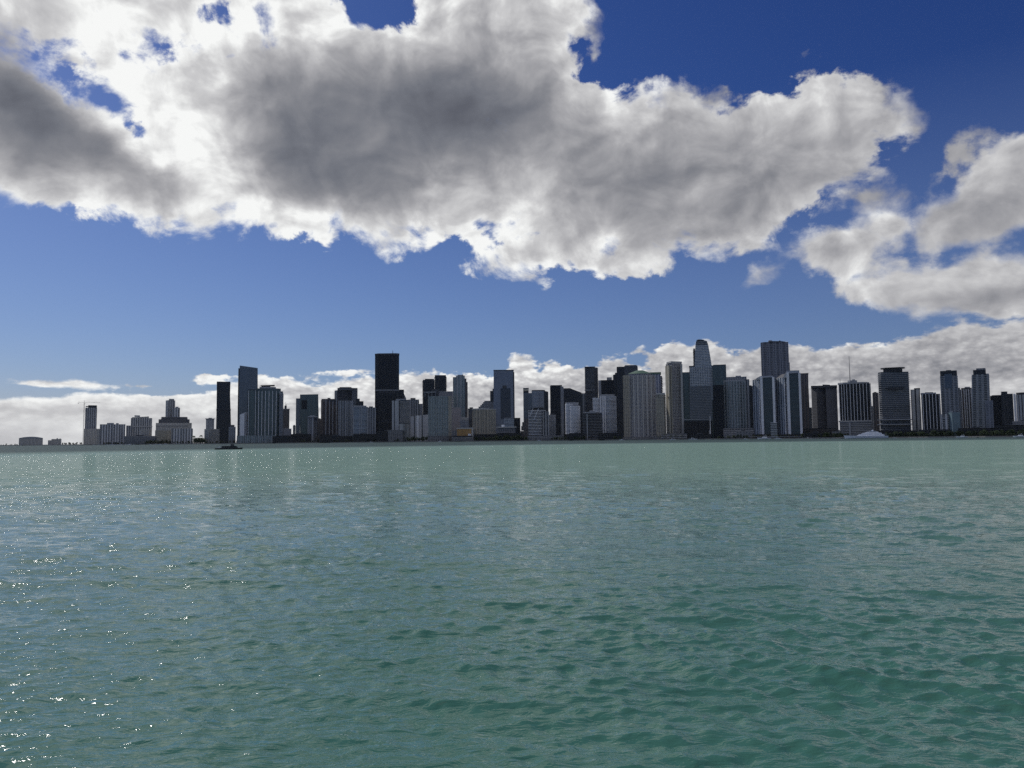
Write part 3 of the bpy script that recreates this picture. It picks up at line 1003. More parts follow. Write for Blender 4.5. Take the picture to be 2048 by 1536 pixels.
# stepped cluster
r, D = house('stepped_tower', 344, 260, 'stepped grey tower rising from terraces, the tallest of the left waterfront cluster', 'tower')
V(r, D, 'tower_body', 331.5, 350.5, 800.5, [f_sandV, pale, roofm], side=-.25)
V(r, D, 'crown', 338, 348.5, 797.6, [pale, roofm], yb=800.5, back=4)
V(r, D, 'side_tower', 345, 360, 815.5, [f_whiteL, pale, roofm], back=-4, piers=dict(n=3, w=1.2, d=.8, m=grey))
V(r, D, 'side_crown', 351, 357, 813.5, [grey, roofm], yb=815.5, back=3)
V(r, D, 'upper_terrace', 322, 376, 833.8, [f_brown, grey, roofm], back=-12, slab=(1.6, .6, 3.6), yb=846)
V(r, D, 'middle_terrace', 317, 380, 838.6, [f_brown, grey, roofm], back=-18, slab=(1.0, .5, 3.4))
V(r, D, 'lower_terrace', 312, 384, 845.8, [f_sand, pale, roofm], back=-26)
V(r, D, 'parapet', 311.5, 375, 849.6, [pale, pale], yb=851.2, back=-28.5, deep=2)
r, D = house('apartment_block', 327, 90, 'beige low block with balconies in front of the stepped tower, partly behind trees', 'building')
V(r, D, 'wall', 310, 345, 860.5, [f_beige, beige, roofm], slab=(.5, .6, 3.2), kind='oct')
V(r, D, 'roof_terrace', 313, 337, 856.5, [f_sand, pale, roofm], yb=860.5, back=6)
r, D = house('apartment_block', 366, 80, 'wide pale block with vertical window strips right of the beige balconied one', 'building')
V(r, D, 'wall', 343, 386, 857, [f_whiteL, grey, roofm], piers=dict(n=7, w=1.5, d=.9, m=grey))
r, D = house('apartment_tower', 420, 330, 'slim flat capped tower standing left of the tall dark waisted tower', 'tower')
V(r, D, 'tower_body', 412, 428.5, 838.2, [f_white, grey, roofm], piers=dict(n=2, w=5.0, d=.8, m=grey, us=[.34, .95]))
V(r, D, 'roof_cap', 410.5, 429.8, 836.9, [grey, roofm], yb=838.2, back=-2)
V(r, D, 'penthouse', 417, 424, 835.6, [grey, roofm], yb=836.9, back=5)
r, D = house('apartment_block', 423, 60, 'grey waterfront block with toothed balconies at the foot of the slim capped tower', 'building')
V(r, D, 'wall', 408, 440, 857.8, [f_sand, grey, roofm], slab=(1.3, .5, 3.3), side=-.3)
V(r, D, 'penthouse', 414, 424, 855.8, [grey, roofm], yb=857.8, back=6)
r, D = house('glass_tower', 447, 210, 'tall dark waisted glass tower with a black band round its lower third', 'tower')
V(r, D, 'tower_body', 433.5, 461, 764.5, [f_dark, dark, roofm], prof=[(764, 433.5, 461), (790, 433.3, 460.2), (820, 433, 461.2), (850, 432.2, 462), (886, 431.5, 462)], deep=30)
V(r, D, 'crown', 433.8, 460.6, 763.2, [black, black], yb=764.5, back=.6, deep=28)
V(r, D, 'machine_floor', 432.7, 461.6, 817.5, [black, black], yb=821.5, back=-.8, deep=31)
r, D = house('apartment_block', 464, 40, 'small waterfront block with a round roof turret in front of the dark waisted tower', 'building')
V(r, D, 'wall', 457, 472, 853.5, [f_grey, grey, roofm], kind='oct', slab=(1.0, .6, 3.3))
V(r, D, 'turret', 461, 469, 849.8, [dark, roofm], yb=853.5, kind='oct', back=4)
r, D = house('slab_tower', 496, 330, 'tall blue grey slab tower with a roof sloping down to the right', 'tower')
V(r, D, 'tower_body', 479.5, 515.5, (731.0, 736.0), [f_blue, grey, roofm], prof=[(733, 479.5, 515.5), (800, 477.8, 515.5), (885, 476.5, 515.5)], deep=30)
V(r, D, 'side_fin', 476.8, 480.5, 736.5, [f_dark, dark, roofm], prof=[(736, 476.8, 480.5), (800, 475.6, 479.4), (885, 474.4, 478.4)], back=5, deep=22)
V(r, D, 'dark_bay_or_reflection', 496, 512, 779, [f_black, black, roofm], back=-4, deep=10)
r, D = house('apartment_tower', 489, 90, 'small white tower with toothed balconies and a slanted roof edge, beside the big ribbed condominium', 'tower')
V(r, D, 'tower_body', 480.5, 497.5, (828.5, 824.5), [f_white, white, roofm], slab=(.9, .55, 3.3), side=.42)
V(r, D, 'side_wall', 480, 489, (829, 826.5), [white, white, roofm], back=-4, deep=6)
# big ribbed condo
r, D = house('condominium', 534, 130, 'huge green glass condominium with white ribs, a stepped crown and a roof canopy', 'tower')
V(r, D, 'tower_body', 505, 566.5, 782, [f_teal, white, roofm], kind='bow', piers=dict(us=[.08, .20, .31, .42, .54, .66, .78, .90], w=1.5, d=1.4, m=white, name='rib'))
V(r, D, 'upper_storeys', 512, 562, 776.5, [f_teal, grey, roofm], yb=782, kind='bow', back=3)
V(r, D, 'crown', 519, 552, 773.6, [grey, roofm], yb=776.5, kind='bow', back=8)
V(r, D, 'penthouse', 523, 541, 770.8, [dark, roofm], yb=773.6, back=12)
V(r, D, 'roof_canopy', 521, 549.5, (770.6, 769.6), [black, black], yb=771.3, back=9)
V(r, D, 'left_wing', 497, 512, 780.5, [f_teal, white, roofm], back=8, piers=dict(n=2, w=1.3, d=1.2, m=white, name='rib'))
V(r, D, 'balcony_side', 559, 567.5, 786, [f_grey, grey, roofm], back=2, slab=(1.3, .5, 3.3), deep=24)
V(r, D, 'podium', 474, 551, 871, [f_tealw, grey, roofm], back=-60, piers=dict(n=13, w=1.3, d=.9, m=grey))
r, D = house('unfinished_tower', 573, 430, 'dark narrow tower core under construction behind the ribbed condominium', 'tower')
V(r, D, 'tower_body', 566, 579, 819, [f_brown, grey, roofm])
V(r, D, 'roof_slab', 565.5, 580, 817.5, [grey, grey], yb=818.6, back=-1)
V(r, D, 'core', 569, 573.5, 811, [dark, dark], yb=819, back=6)
r, D = house('low_block', 575, 60, 'plain grey low block right of the ribbed condominium', 'building')
V(r, D, 'wall', 567, 583, 858, [f_blank, grey, roofm])
V(r, D, 'parapet', 566.7, 583.3, 857.2, [pale, pale], yb=858, back=-.6)
r, D = house('low_block', 588, 420, 'tiny distant block seen in the gap left of the teal glass office tower', 'building')
V(r, D, 'wall', 585.5, 591.5, 851, [f_grey, grey, roofm], slab=(.7, .5, 3.3))
V(r, D, 'penthouse', 587, 590, 849.8, [grey, roofm], yb=851, back=4)
r, D = house('glass_tower', 615, 300, 'flat topped teal glass office tower with a lower left shoulder', 'tower')
V(r, D, 'tower_body', 600, 636.5, (789.0, 788.4), [f_teal, grey, roofm], prof=[(788, 600, 636.5), (885, 600, 638.5)], deep=34)
V(r, D, 'shoulder', 592, 600.5, 796.8, [f_blue, grey, roofm], back=3, deep=30)
V(r, D, 'dark_bay_or_reflection', 603, 614, 800, [f_black, black], yb=818, back=-1.2, deep=3)
r, D = house('low_block', 596, 40, 'dark low waterfront block at the foot of the teal glass office tower', 'building')
V(r, D, 'wall', 582, 622, 868, [f_lowdark, grey, roofm])
V(r, D, 'penthouse', 592, 606, 866, [dark, roofm], yb=868, back=5)
r, D = house('apartment_tower', 626, 110, 'small pale tower with a rounded cap in front of the teal glass office tower', 'tower')
V(r, D, 'tower_body', 616, 634, 834.5, [f_greyV, pale, roofm], side=.4, piers=dict(n=2, w=2.6, d=.8, m=grey))
V(r, D, 'roof_cap', 615.5, 636, 832.6, [grey, roofm], yb=834.5, kind='oct', back=-1)
V(r, D, 'turret', 620, 630, 830.6, [grey, roofm], yb=832.6, kind='oct', back=4)
r, D = house('low_block', 639, 170, 'narrow dark infill block between the pale capped tower and the brown twin fronted tower', 'building')
V(r, D, 'wall', 633, 645, 838, [f_brown, grey, roofm])
V(r, D, 'penthouse', 636, 641, 836.6, [dark, roofm], yb=838, back=4)
r, D = house('condominium', 661, 150, 'brown ribbed condominium with boxes on its roof right of the teal glass tower', 'tower')
V(r, D, 'tower_body', 641.5, 678, 799.5, [f_brown, brownw, roofm], slab=(.8, .5, 3.3), side=-.12, piers=dict(us=[.15, .4, .62, .86], w=2.2, d=1.0, m=grey))
V(r, D, 'upper_storeys', 643, 672, 797.8, [f_brown, brownw, roofm], yb=799.5, back=3)
V(r, D, 'penthouse', 655, 661, 795.8, [dark, roofm], yb=797.8, back=6)
V(r, D, 'podium', 640, 700, 869, [f_lowdark, grey, roofm], back=-50)
r, D = house('condominium', 693, 340, 'dark banded condominium with a stepped roof behind the brown ribbed one', 'tower')
V(r, D, 'tower_body', 668.5, 712, 780.5, [f_band, dark, roofm], slab=(1.0, .5, 3.4), side=-.12)
V(r, D, 'upper_storeys', 675, 705.5, 775.8, [f_band, dark, roofm], yb=780.5, back=4)
V(r, D, 'crown', 679, 703, 774.2, [dark, roofm], yb=775.8, back=7)
V(r, D, 'right_bay', 703, 715.5, 776, [f_band, grey, roofm], slab=(1.0, .6, 3.4), back=8)
V(r, D, 'step', 712, 719.5, 797.2, [f_dark, dark, roofm], back=6)
V(r, D, 'lower_step', 716, 727, 802.4, [f_dark, dark, roofm], back=-10)
r, D = house('condominium', 692, 120, 'grey condominium with dark balconies standing before the stepped dark one', 'tower')
V(r, D, 'tower_body', 676, 708, 801.5, [f_greyV, grey, roofm], slab=(.7, .5, 3.3), piers=dict(us=[.1, .5, .9], w=2.4, d=1.0, m=grey))
V(r, D, 'penthouse', 683, 700, 799.5, [dark, roofm], yb=801.5, back=6)
r, D = house('condominium', 728, 70, 'round fronted pale blue condominium with white ribs left of the black skyscraper', 'tower')
V(r, D, 'tower_body', 706, 736, 813.5, [f_blueb, white, roofm], kind='bow', piers=dict(us=[.02, .45, .58, .98], w=1.6, d=.9, m=grey, name='rib'))
V(r, D, 'crown', 707.5, 733, 811, [grey, roofm], yb=813.5, kind='bow', back=4)
V(r, D, 'right_wing', 735, 752, 814.8, [f_greyV, grey, roofm], back=8, slab=(.6, .5, 3.3), piers=dict(n=2, w=2.2, d=1.0, m=grey))
V(r, D, 'penthouse', 738, 746, 812.8, [dark, roofm], yb=814.8, back=12)
# the black skyscraper
r, D = house('skyscraper', 774, 260, 'tallest flat topped black blue skyscraper with a small mast on its roof', 'skyscraper')
V(r, D, 'tower_body', 750, 798.5, 709.0, [f_black, dark, roofm], kind='oct', deep=42)
V(r, D, 'crown', 749.6, 799, (706.8, 706.2), [dark, roofm], yb=709.0, kind='oct', back=-.5, deep=43)
V(r, D, 'pale_band', 749.8, 798.8, 779.5, [grey, grey], yb=780.8, kind='oct', back=-.5, deep=43)
V(r, D, 'lower_band', 749.8, 798.8, 843.5, [dark, dark], yb=845.0, kind='oct', back=-.5, deep=43)
V(r, D, 'machine_floor', 751, 797.6, 782.5, [black, black], yb=786.5, kind='oct', back=-.4, deep=42)
mast('antenna', r, 785.5, D + 12, 700.5, 707, 1.0, dark)
r, D = house('stepped_tower', 806, 420, 'dark tower with a sloping right shoulder peeping out behind the black skyscraper', 'tower')
V(r, D, 'tower_body', 796, 808, 779.2, [f_dark, dark, roofm])
V(r, D, 'sloped_shoulder', 805, 812.5, (781, 797), [f_grey, grey, roofm], back=2)
r, D = house('slab_tower', 800, 90, 'pale slab tower with a blank end wall and banded front before the black skyscraper', 'tower')
V(r, D, 'end_wall', 784, 798.5, 801.2, [facade('blank_white_end', (.42, .45, .48), DG, 14, 3.3, .22, .9, var=.2), white, roofm], deep=22)
V(r, D, 'tower_body', 799.5, 818, 799.5, [f_band, pale, roofm], slab=(.8, .9, 3.4), back=-3)
V(r, D, 'penthouse', 792, 812, 797.8, [grey, roofm], yb=801, back=8)
r, D = house('low_block', 806, 30, 'small white end building at the foot of the pale slab tower', 'building')
V(r, D, 'wall', 799, 818, 847.5, [facade('white_banded_low', (.36, .38, .38), DG, 40, 3.4, .45, .5), grey, roofm], side=.45)
V(r, D, 'podium', 776, 806, 860, [f_lowrise, grey, roofm], back=-8)
r, D = house('condominium', 828, 330, 'grey ribbed tower with cluttered roof boxes between the pale slab and the toothed dark tower', 'tower')
V(r, D, 'tower_body', 817, 838, 799, [f_greyV, grey, roofm], piers=dict(us=[.1, .42, .9], w=2.2, d=1.0, m=grey))
V(r, D, 'penthouse', 821, 831, 796, [dark, roofm], yb=799, back=5)
V(r, D, 'right_wing', 837, 846, 807.5, [f_grey, grey, roofm], back=4, slab=(.7, .5, 3.3))
V(r, D, 'stair_box', 834, 838.5, 801.8, [grey, roofm], yb=806, back=7)
r, D = house('white_block', 840, 120, 'wide white block with blank walls and dark window slots, sloping roofline', 'building')
V(r, D, 'wall', 821.5, 857, (832.8, 828.8), [facade('white_slotted_wall', (.48, .49, .52), DG, 22, 3.3, .16, .93, var=.2), white, roofm], piers=dict(us=[.38], w=5.5, d=.6, m=white, name='wall_panel'))
r, D = house('condominium', 869, 380, 'dark tower with toothed balconies in two steps behind the green grid tower', 'tower')
V(r, D, 'left_wing', 844.5, 870, 759.5, [f_dark, dark, roofm], slab=(1.9, .55, 4.2))
V(r, D, 'left_crown', 850, 868, 757.6, [dark, roofm], yb=759.5, back=4)
V(r, D, 'right_wing', 868.5, 893.5, 752, [f_dark, dark, roofm], slab=(1.9, .55, 4.2), back=3, prof=None)
V(r, D, 'right_crown', 869.5, 892, 750.2, [dark, roofm], yb=752, back=5)


r, D = house('condominium', 880, 40, 'green glass tower with a pale window grid and a beige strip down its right edge', 'tower')
V(r, D, 'tower_body', 856, 897, 792.5, [facade('green_grid_facade', (.38, .46, .48), TG, 4.6, 3.4, .78, .66, var=.5, group=4), pale, roofm], slab=(.5, .5, 3.4))
V(r, D, 'beige_bay', 896.5, 903.5, 792.2, [f_beige, beige, roofm], back=-1.5, slab=(.4, .6, 3.4), deep=20)
V(r, D, 'podium', 855, 904, 872, [f_lowrise, pale, roofm], back=-20, kind='oct')
fr = V(r, D, 'roof_pergola', 848.5, 872, 783.6, [grey, grey], yb=785.0, back=14)
for q in (.04, .35, .66, .96):
    uu = (q - .5) * (fr.w - 1)
    box_local('pergola_post', fr, uu - .5, uu + .5, 1, 2, base_z(D, 792.4, 860), fr.top - 1, grey, r).parent = fr.obj
V(r, D, 'machine_room', 863, 878, 778.4, [dark, roofm], yb=792.5, back=22)
r, D = house('condominium', 893, 260, 'plain grey flat roofed tower half hidden behind the green grid tower', 'tower')
V(r, D, 'tower_body', 873, 906, 783.4, [f_blank, grey, roofm], slab=(.4, .5, 3.4))
V(r, D, 'parapet', 872.6, 906.2, 782.6, [grey, roofm], yb=783.5, back=-1)
r, D = house('condominium', 920, 330, 'slim tower with blue green strips and a stepped brown right flank', 'tower')
V(r, D, 'tower_body', 912, 929.5, 751.2, [f_tealw, grey, roofm], piers=dict(us=[.1, .55], w=2.4, d=1.0, m=grey))
V(r, D, 'left_bay', 905.8, 913, 754.2, [f_tealw, dark, roofm], back=3)
V(r, D, 'right_bay', 928.5, 932.8, 757.0, [f_brown, brownw, roofm], back=3)
V(r, D, 'lower_right_bay', 932, 935.4, 763.8, [f_brown, brownw, roofm], back=6, slab=(.3, .5, 3.3))
V(r, D, 'penthouse', 915, 926.5, 749.6, [grey, roofm], yb=751.2, back=6)
mast('antenna', r, 925, D + 8, 748, 751, .6, dark)
r, D = house('blank_block', 912, 170, 'plain pinkish grey block with a windowless wall right of the green grid tower', 'building')
V(r, D, 'wall', 903, 921, 816, [plain('pinkish_wall', (.30, .28, .30), .8), pale, roofm])
V(r, D, 'parapet', 902.8, 921.2, 815.4, [pale, roofm], yb=816, back=-.6)
r, D = house('office_block', 929, 110, 'small blue white banded block right of the plain pinkish wall', 'building')
V(r, D, 'wall', 920, 938, 841, [facade('blue_white_bands', (.34, .38, .46), BG, 40, 3.6, 1.0, .5), white, roofm])
V(r, D, 'roof_storey', 921, 937, (833.5, 834.8), [grey, roofm], yb=841, back=2)
r, D = house('round_tower', 944, 190, 'dark blue rounded tower tucked left of the beige balconied hotel', 'tower')
V(r, D, 'tower_body', 935.5, 950, 817, [f_band, dark, roofm], kind='round', slab=(.6, .5, 3.4))
V(r, D, 'penthouse', 939, 946, 814.6, [dark, roofm], yb=817, kind='round', back=4)
r, D = house('hotel', 968, 80, 'wide beige hotel with a pale wavy parapet and toothed balconies', 'hotel')
V(r, D, 'wall', 944.5, 992, 819.0, [f_beige, beige, roofm], slab=(.9, .7, 3.3), piers=dict(us=[.16, .30, .5, .66], w=2.6, d=1.0, m=beige))
V(r, D, 'parapet', 944, 967, (817.2, 816.2), [pale, pale], yb=819, back=-1.5, deep=4)
V(r, D, 'right_parapet', 968, 992.4, (816.4, 818.2), [pale, pale], yb=819, back=-1.5, deep=4)
V(r, D, 'podium', 942, 994, 868.5, [f_lowdark, beige, roofm], back=-24)
r, D = house('ziggurat_building', 973, 330, 'stepped pyramid shaped office building with square windows behind the beige hotel', 'building')
for k, (a, b, y) in enumerate(((957, 992, 813), (960.5, 991, 810), (963.5, 990, 807), (966, 988, 804), (968.5, 981, 801.6))):
    V(r, D, 'terrace', a, b, y, [f_grid, grey, roofm], back=k * 3, yb=None if k == 0 else y + 3)
r, D = house('orange_building', 928, 20, 'low orange brown waterfront building with a white end frame and a small white dome', 'building')
V(r, D, 'wall', 914, 943, 857.5, [facade('orange_wall', (.40, .24, .09), (.05, .03, .02), 9, 4, .25, .3), orange, roofm])
V(r, D, 'parapet', 913, 944, 855.6, [pale, pale], yb=857.5, back=-.6)
V(r, D, 'end_frame', 943.2, 946.5, 855, [pale, roofm], back=-1.2, deep=16)
V(r, D, 'dome', 936, 942, 867.5, [white, white], kind='round', back=-8, deep=7)
V(r, D, 'side_wing', 904, 914, 861, [f_lowrise, pale, roofm], back=2)
r, D = house('parking_garage', 925, 4, 'low dark parking garage with pale deck edges below the orange building', 'garage')
V(r, D, 'garage_body', 904, 945.5, 871.5, [black, pale, roofm], slab=(.6, 1.0, 3.2), deep=12)
r, D = house('glass_tower', 1007, 280, 'tall flat blue grey glass tower with the painted reflection of a darker building in its front', 'skyscraper')
V(r, D, 'tower_body', 987.2, 1027.2, 741.2, [facade('blue_mirror_facade', (.17, .20, .27), (.11, .135, .19), 3.4, 3.8, .94, .9, gr=.12, ior=1.6, var=.22), dark, roofm], prof=[(741, 987.2, 1027.2), (760, 987.2, 1027.6), (882, 987.2, 1028.4)], deep=34)
V(r, D, 'crown', 986.8, 1027.6, 739.6, [black, roofm], yb=741.2, back=-.6, deep=35)
V(r, D, 'dark_bay_or_reflection', 1001, 1021, 776.5, [facade('mirror_painted_reflection', (.03, .04, .06), (.02, .028, .045), 3.4, 3.8, .94, .9, gr=.12, ior=1.5, var=.3), dark], yb=838, back=-.8, deep=3)  # reflection of a darker building, painted as a dark front panel
V(r, D, 'painted_reflection_top', 1005, 1013, 771, [dark, dark], yb=776.5, back=-.7, deep=3)  # upper end of the painted reflection
V(r, D, 'edge_fin', 1026.4, 1028.6, 744, [black, black], back=-1.2, deep=30)
r, D = house('slab_tower', 984, 380, 'thin dark slab standing close against the left side of the blue grey glass tower', 'tower')
V(r, D, 'tower_body', 980.2, 989, 781.8, [f_dark, dark, roofm])
V(r, D, 'penthouse', 985, 989, 777.5, [dark, roofm], yb=781.8, back=4)
r, D = house('office_block', 1018, 100, 'small blue banded block at the right foot of the blue grey glass tower', 'building')
V(r, D, 'wall', 1008, 1028, 836.5, [f_blueb, grey, roofm])
V(r, D, 'parapet', 1007.8, 1028.2, 835.8, [grey, roofm], yb=836.5, back=-.6)
r, D = house('office_block', 1034, 170, 'plain dark block in the gap between the blue grey glass tower and the brown terraces', 'building')
V(r, D, 'wall', 1028, 1040.5, 836.2, [f_black, dark, roofm])
V(r, D, 'parapet', 1027.8, 1040.7, 835.6, [dark, roofm], yb=836.2, back=-.6)
r, D = house('pavilion', 1012, 40, 'low beige pavilion with a spread white roof and a small white peak', 'building')
V(r, D, 'wall', 996, 1031, 856, [f_lowrise, pale, roofm])
V(r, D, 'roof', 993, 1033, 853.4, [pale, pale], yb=855.2, back=-4)
V(r, D, 'roof_peak', 1003, 1009, 849.6, [white, white], yb=853.4, kind='oct', back=6)
V(r, D, 'lower_wall', 994, 1042, 866, [f_lowdark, grey, roofm], back=-12)
r, D = house('stepped_block', 1049, 90, 'brown stepped low block left of the white banded round building', 'building')
for k, (a, b, y) in enumerate(((1040.5, 1057, 862), (1042, 1057, 852), (1044, 1057.5, 844), (1048, 1058, 837.6))):
    V(r, D, 'terrace', a, b, y, [f_brown, brownw, roofm], back=k * 4, slab=(.6, .5, 3.3), yb=None if k == 0 else y + 9)
r, D = house('slim_tower', 1051, 330, 'slim blue tower with a pale panel under its black roof edge', 'tower')
V(r, D, 'tower_body', 1046.4, 1057.2, 776.8, [f_blue, dark, roofm])
V(r, D, 'top_panel', 1047.3, 1056.6, 778.0, [plain('cream_panel', (.50, .48, .38), .6), dark], yb=781.6, back=-.8, deep=3)
V(r, D, 'roof_edge', 1046.2, 1057.6, 775.8, [black, roofm], yb=776.8, back=-1.2)
V(r, D, 'dark_storey', 1046.8, 1057.0, 781.8, [black, black], yb=785.4, back=-.6, deep=3)
r, D = house('office_tower', 1076, 330, 'blue glass office tower with pale floor bands and a curved roof line', 'tower')
V(r, D, 'tower_body', 1063, 1088, 781.5, [f_blueb, grey, roofm], kind='bow', slab=(.4, .8, 3.9))
V(r, D, 'crown', 1063.5, 1090, 779.8, [dark, roofm], yb=781.5, kind='bow', back=2)
V(r, D, 'left_bay', 1056.6, 1064, 786, [f_blue, grey, roofm], back=5)
V(r, D, 'right_flank', 1086.5, 1096.5, (781.0, 783.4), [f_dark, grey, roofm], back=7)
# white banded round building with the braces
r, D = house('condominium', 1077, 60, 'rounded building with bright white balcony bands and slanting white braces at its top', 'building')
V(r, D, 'tower_body', 1056.5, 1092, 818.5, [facade('banded_dark_infill', (.06, .06, .065), (.012, .012, .015), 6, 3.7, .9, .9), white, roofm], slab=(1.4, 1.1, 3.9), kind='bow', prof=None)
V(r, D, 'upper_storeys', 1062, 1088, 815.4, [f_lowdark, white, roofm], yb=818.5, kind='bow', back=5, slab=(.8, .6, 3.0))
V(r, D, 'right_wing', 1086, 1098, 823, [f_greyV, grey, roofm], back=-3, piers=dict(n=3, w=1.3, d=.8, m=pale))
V(r, D, 'podium', 1055, 1140, 871, [f_lowrise, grey, roofm], back=-22, slab=(.5, .8, 3.6))
fr = Frame(1056.5, 1092, 818.5, D - 3, 0, 6)
for (xa, ya, xb, yb_) in ((1077, 817, 1068, 840), (1066, 816, 1060, 832)):
    aa, ab = ray(xa, ya)[0], ray(xb, yb_)[0]
    pa = Vector((math.sin(aa) * (D - 6), math.cos(aa) * (D - 6), base_z(D - 6, ya, xa))) - r.location
    pb = Vector((math.sin(ab) * (D - 6), math.cos(ab) * (D - 6), base_z(D - 6, yb_, xb))) - r.location
    dvec = (pb - pa).normalized()
    u_ = dvec.orthogonal().normalized()
    w_ = dvec.cross(u_)
    vs_ = [e + (u_ * c + w_ * s) * .8 for e in (pa, pb) for c, s in ((1, 0), (0, 1), (-1, 0), (0, -1))]
    mesh_obj('brace', vs_, [(i, (i + 1) % 4, 4 + (i + 1) % 4, 4 + i) for i in range(4)], white, None, r)
r, D = house('office_tower', 1113, 230, 'black narrow tower with a paler right edge left of the sloping roofed block', 'tower')
V(r, D, 'tower_body', 1100, 1120.5, 771.5, [f_black, dark, roofm])
V(r, D, 'right_edge', 1120, 1127, (772.0, 773.5), [f_grey, grey, roofm], back=3)
V(r, D, 'crown', 1101, 1124, 770.2, [dark, roofm], yb=771.5, back=4)
r, D = house('low_block', 1104, 130, 'small dark balconied block in front of the black narrow tower', 'building')
V(r, D, 'wall', 1097, 1112, 829.5, [f_grey, grey, roofm], slab=(.7, .5, 3.4))
V(r, D, 'penthouse', 1100, 1108, 826.8, [dark, roofm], yb=829.5, back=4)
r, D = house('sloping_block', 1147, 380, 'dark block whose roof slopes down to the right behind the white round towers', 'building')
V(r, D, 'left_part', 1125, 1141, 776.4, [f_dark, dark, roofm])
V(r, D, 'tower_body', 1140.5, 1163, (776.6, 785.2), [f_dark, grey, roofm], back=2)
V(r, D, 'right_wing', 1162, 1172, 786.5, [f_greyV, grey, roofm], back=4, piers=dict(n=2, w=1.6, d=.8, m=grey))
r, D = house('condominium', 1146, 100, 'pair of white round fronted wings with balconies and a curved crown', 'tower')
V(r, D, 'left_wing', 1130, 1147, 806.5, [f_white, white, roofm], kind='round', slab=(.6, 1.2, 3.4), deep=26)
V(r, D, 'right_wing', 1139, 1160.5, 811, [f_white, white, roofm], kind='round', slab=(.6, 1.3, 3.4), back=-12, deep=26)
V(r, D, 'crown', 1131, 1157, 804.6, [grey, roofm], yb=811, kind='round', back=6)
V(r, D, 'podium', 1128, 1166, 868, [f_lowdark, grey, roofm], back=-30)
r, D = house('skyscraper', 1182, 330, 'tall dark slab with toothed balconies on both sides and a band halfway', 'skyscraper')
V(r, D, 'tower_body', 1168.5, 1196.5, 734.5, [f_dark, grey, roofm], slab=(1.2, .5, 3.5), side=.3)
V(r, D, 'crown', 1169, 1190, 733.2, [dark, roofm], yb=734.5, back=3)
V(r, D, 'pale_band', 1168.6, 1190, 779.6, [grey, grey], yb=780.6, back=-1.4, deep=4)
r, D = house('arched_block', 1185, 60, 'low dark waterfront block with curved lines on its top storeys', 'building')
V(r, D, 'wall', 1165.5, 1204, 825.6, [f_lowdark, grey, roofm], slab=(.5, .6, 3.8))
V(r, D, 'roof', 1166, 1198, (824.6, 823.0), [grey, roofm], yb=825.8, kind='oct', back=-1)
V(r, D, 'left_pier', 1173, 1175, 828, [grey, grey], back=-3, deep=3)
V(r, D, 'penthouse', 1179, 1190, 821, [grey, roofm], yb=823.6, back=6)
r, D = house('condominium', 1210, 140, 'white striped condominium of curved wings beside the big green roofed one', 'tower')
V(r, D, 'left_wing', 1185, 1202, 795, [f_white, white, roofm], kind='bow', slab=(.7, 1.1, 3.3), back=6)
V(r, D, 'tower_body', 1199, 1233, 792, [f_blueb, white, roofm], kind='bow', slab=(.8, .9, 3.3), piers=dict(us=[.0, .16, .30], w=3.0, d=.6, m=white))
V(r, D, 'crown', 1201, 1229, 788.6, [grey, roofm], yb=792, kind='bow', back=5)
V(r, D, 'podium', 1196, 1246, 866, [f_lowdark, grey, roofm], back=-30, slab=(.4, .8, 3.8))
r, D = house('office_tower', 1213, 420, 'dark glass tower with a pale left strip and a roof box, behind the striped wings', 'tower')
V(r, D, 'tower_body', 1201, 1227, 760, [f_black, dark, roofm])
V(r, D, 'pale_strip', 1196.5, 1202, 760.6, [f_white, grey, roofm], back=-1.5, deep=20)
V(r, D, 'roof_box', 1213.5, 1223.5, 754.6, [grey, roofm], yb=760, back=6)
r, D = house('office_tower', 1231, 500, 'dark narrow tower with a slanting top squeezed left of the tall blue black tower', 'tower')
V(r, D, 'tower_body', 1226, 1236, (750, 746.5), [f_dark, grey, roofm])
V(r, D, 'penthouse', 1230, 1235, 745.4, [dark, roofm], yb=748, back=5)
r, D = house('skyscraper', 1254, 420, 'tall blue black tower with a two level roof rising behind the green roofed condominium', 'skyscraper')
V(r, D, 'tower_body', 1233, 1262, 733.2, [f_dark, dark, roofm], slab=(.4, .5, 3.8))
V(r, D, 'right_part', 1248, 1275.5, 731.4, [f_band, dark, roofm], back=-4, slab=(.6, .6, 3.8))
V(r, D, 'crown', 1250, 1273, 730.2, [dark, roofm], yb=731.4, back=2)


def hip_roof(root, fr, y_eave, y_top, D2, m_, name='hip_roof', inset=.28):
    """roof of sloping planes over the outline of a volume"""
    P = offset_poly(fr.poly, 1.2)
    z0, z1 = fr.top + .05, base_z(D2, y_top, 1278)
    cx, cv = sum(p[0] for p in P) / len(P), fr.d / 2
    vs_, fs = [], []
    n = len(P)
    for k, z in ((1.0, z0), (inset, z1)):
        for (u_, v_) in P:
            q = fr.pt(cx + (u_ - cx) * k, cv + (v_ - cv) * k)
            vs_.append((q[0] - root.location[0], q[1] - root.location[1], z - root.location[2]))
    for i in range(n):
        j = (i + 1) % n
        fs.append((i, j, n + j, n + i))
    fs.append(tuple(range(n, 2 * n)))
    return mesh_obj(name, vs_, fs, m_, None, root)


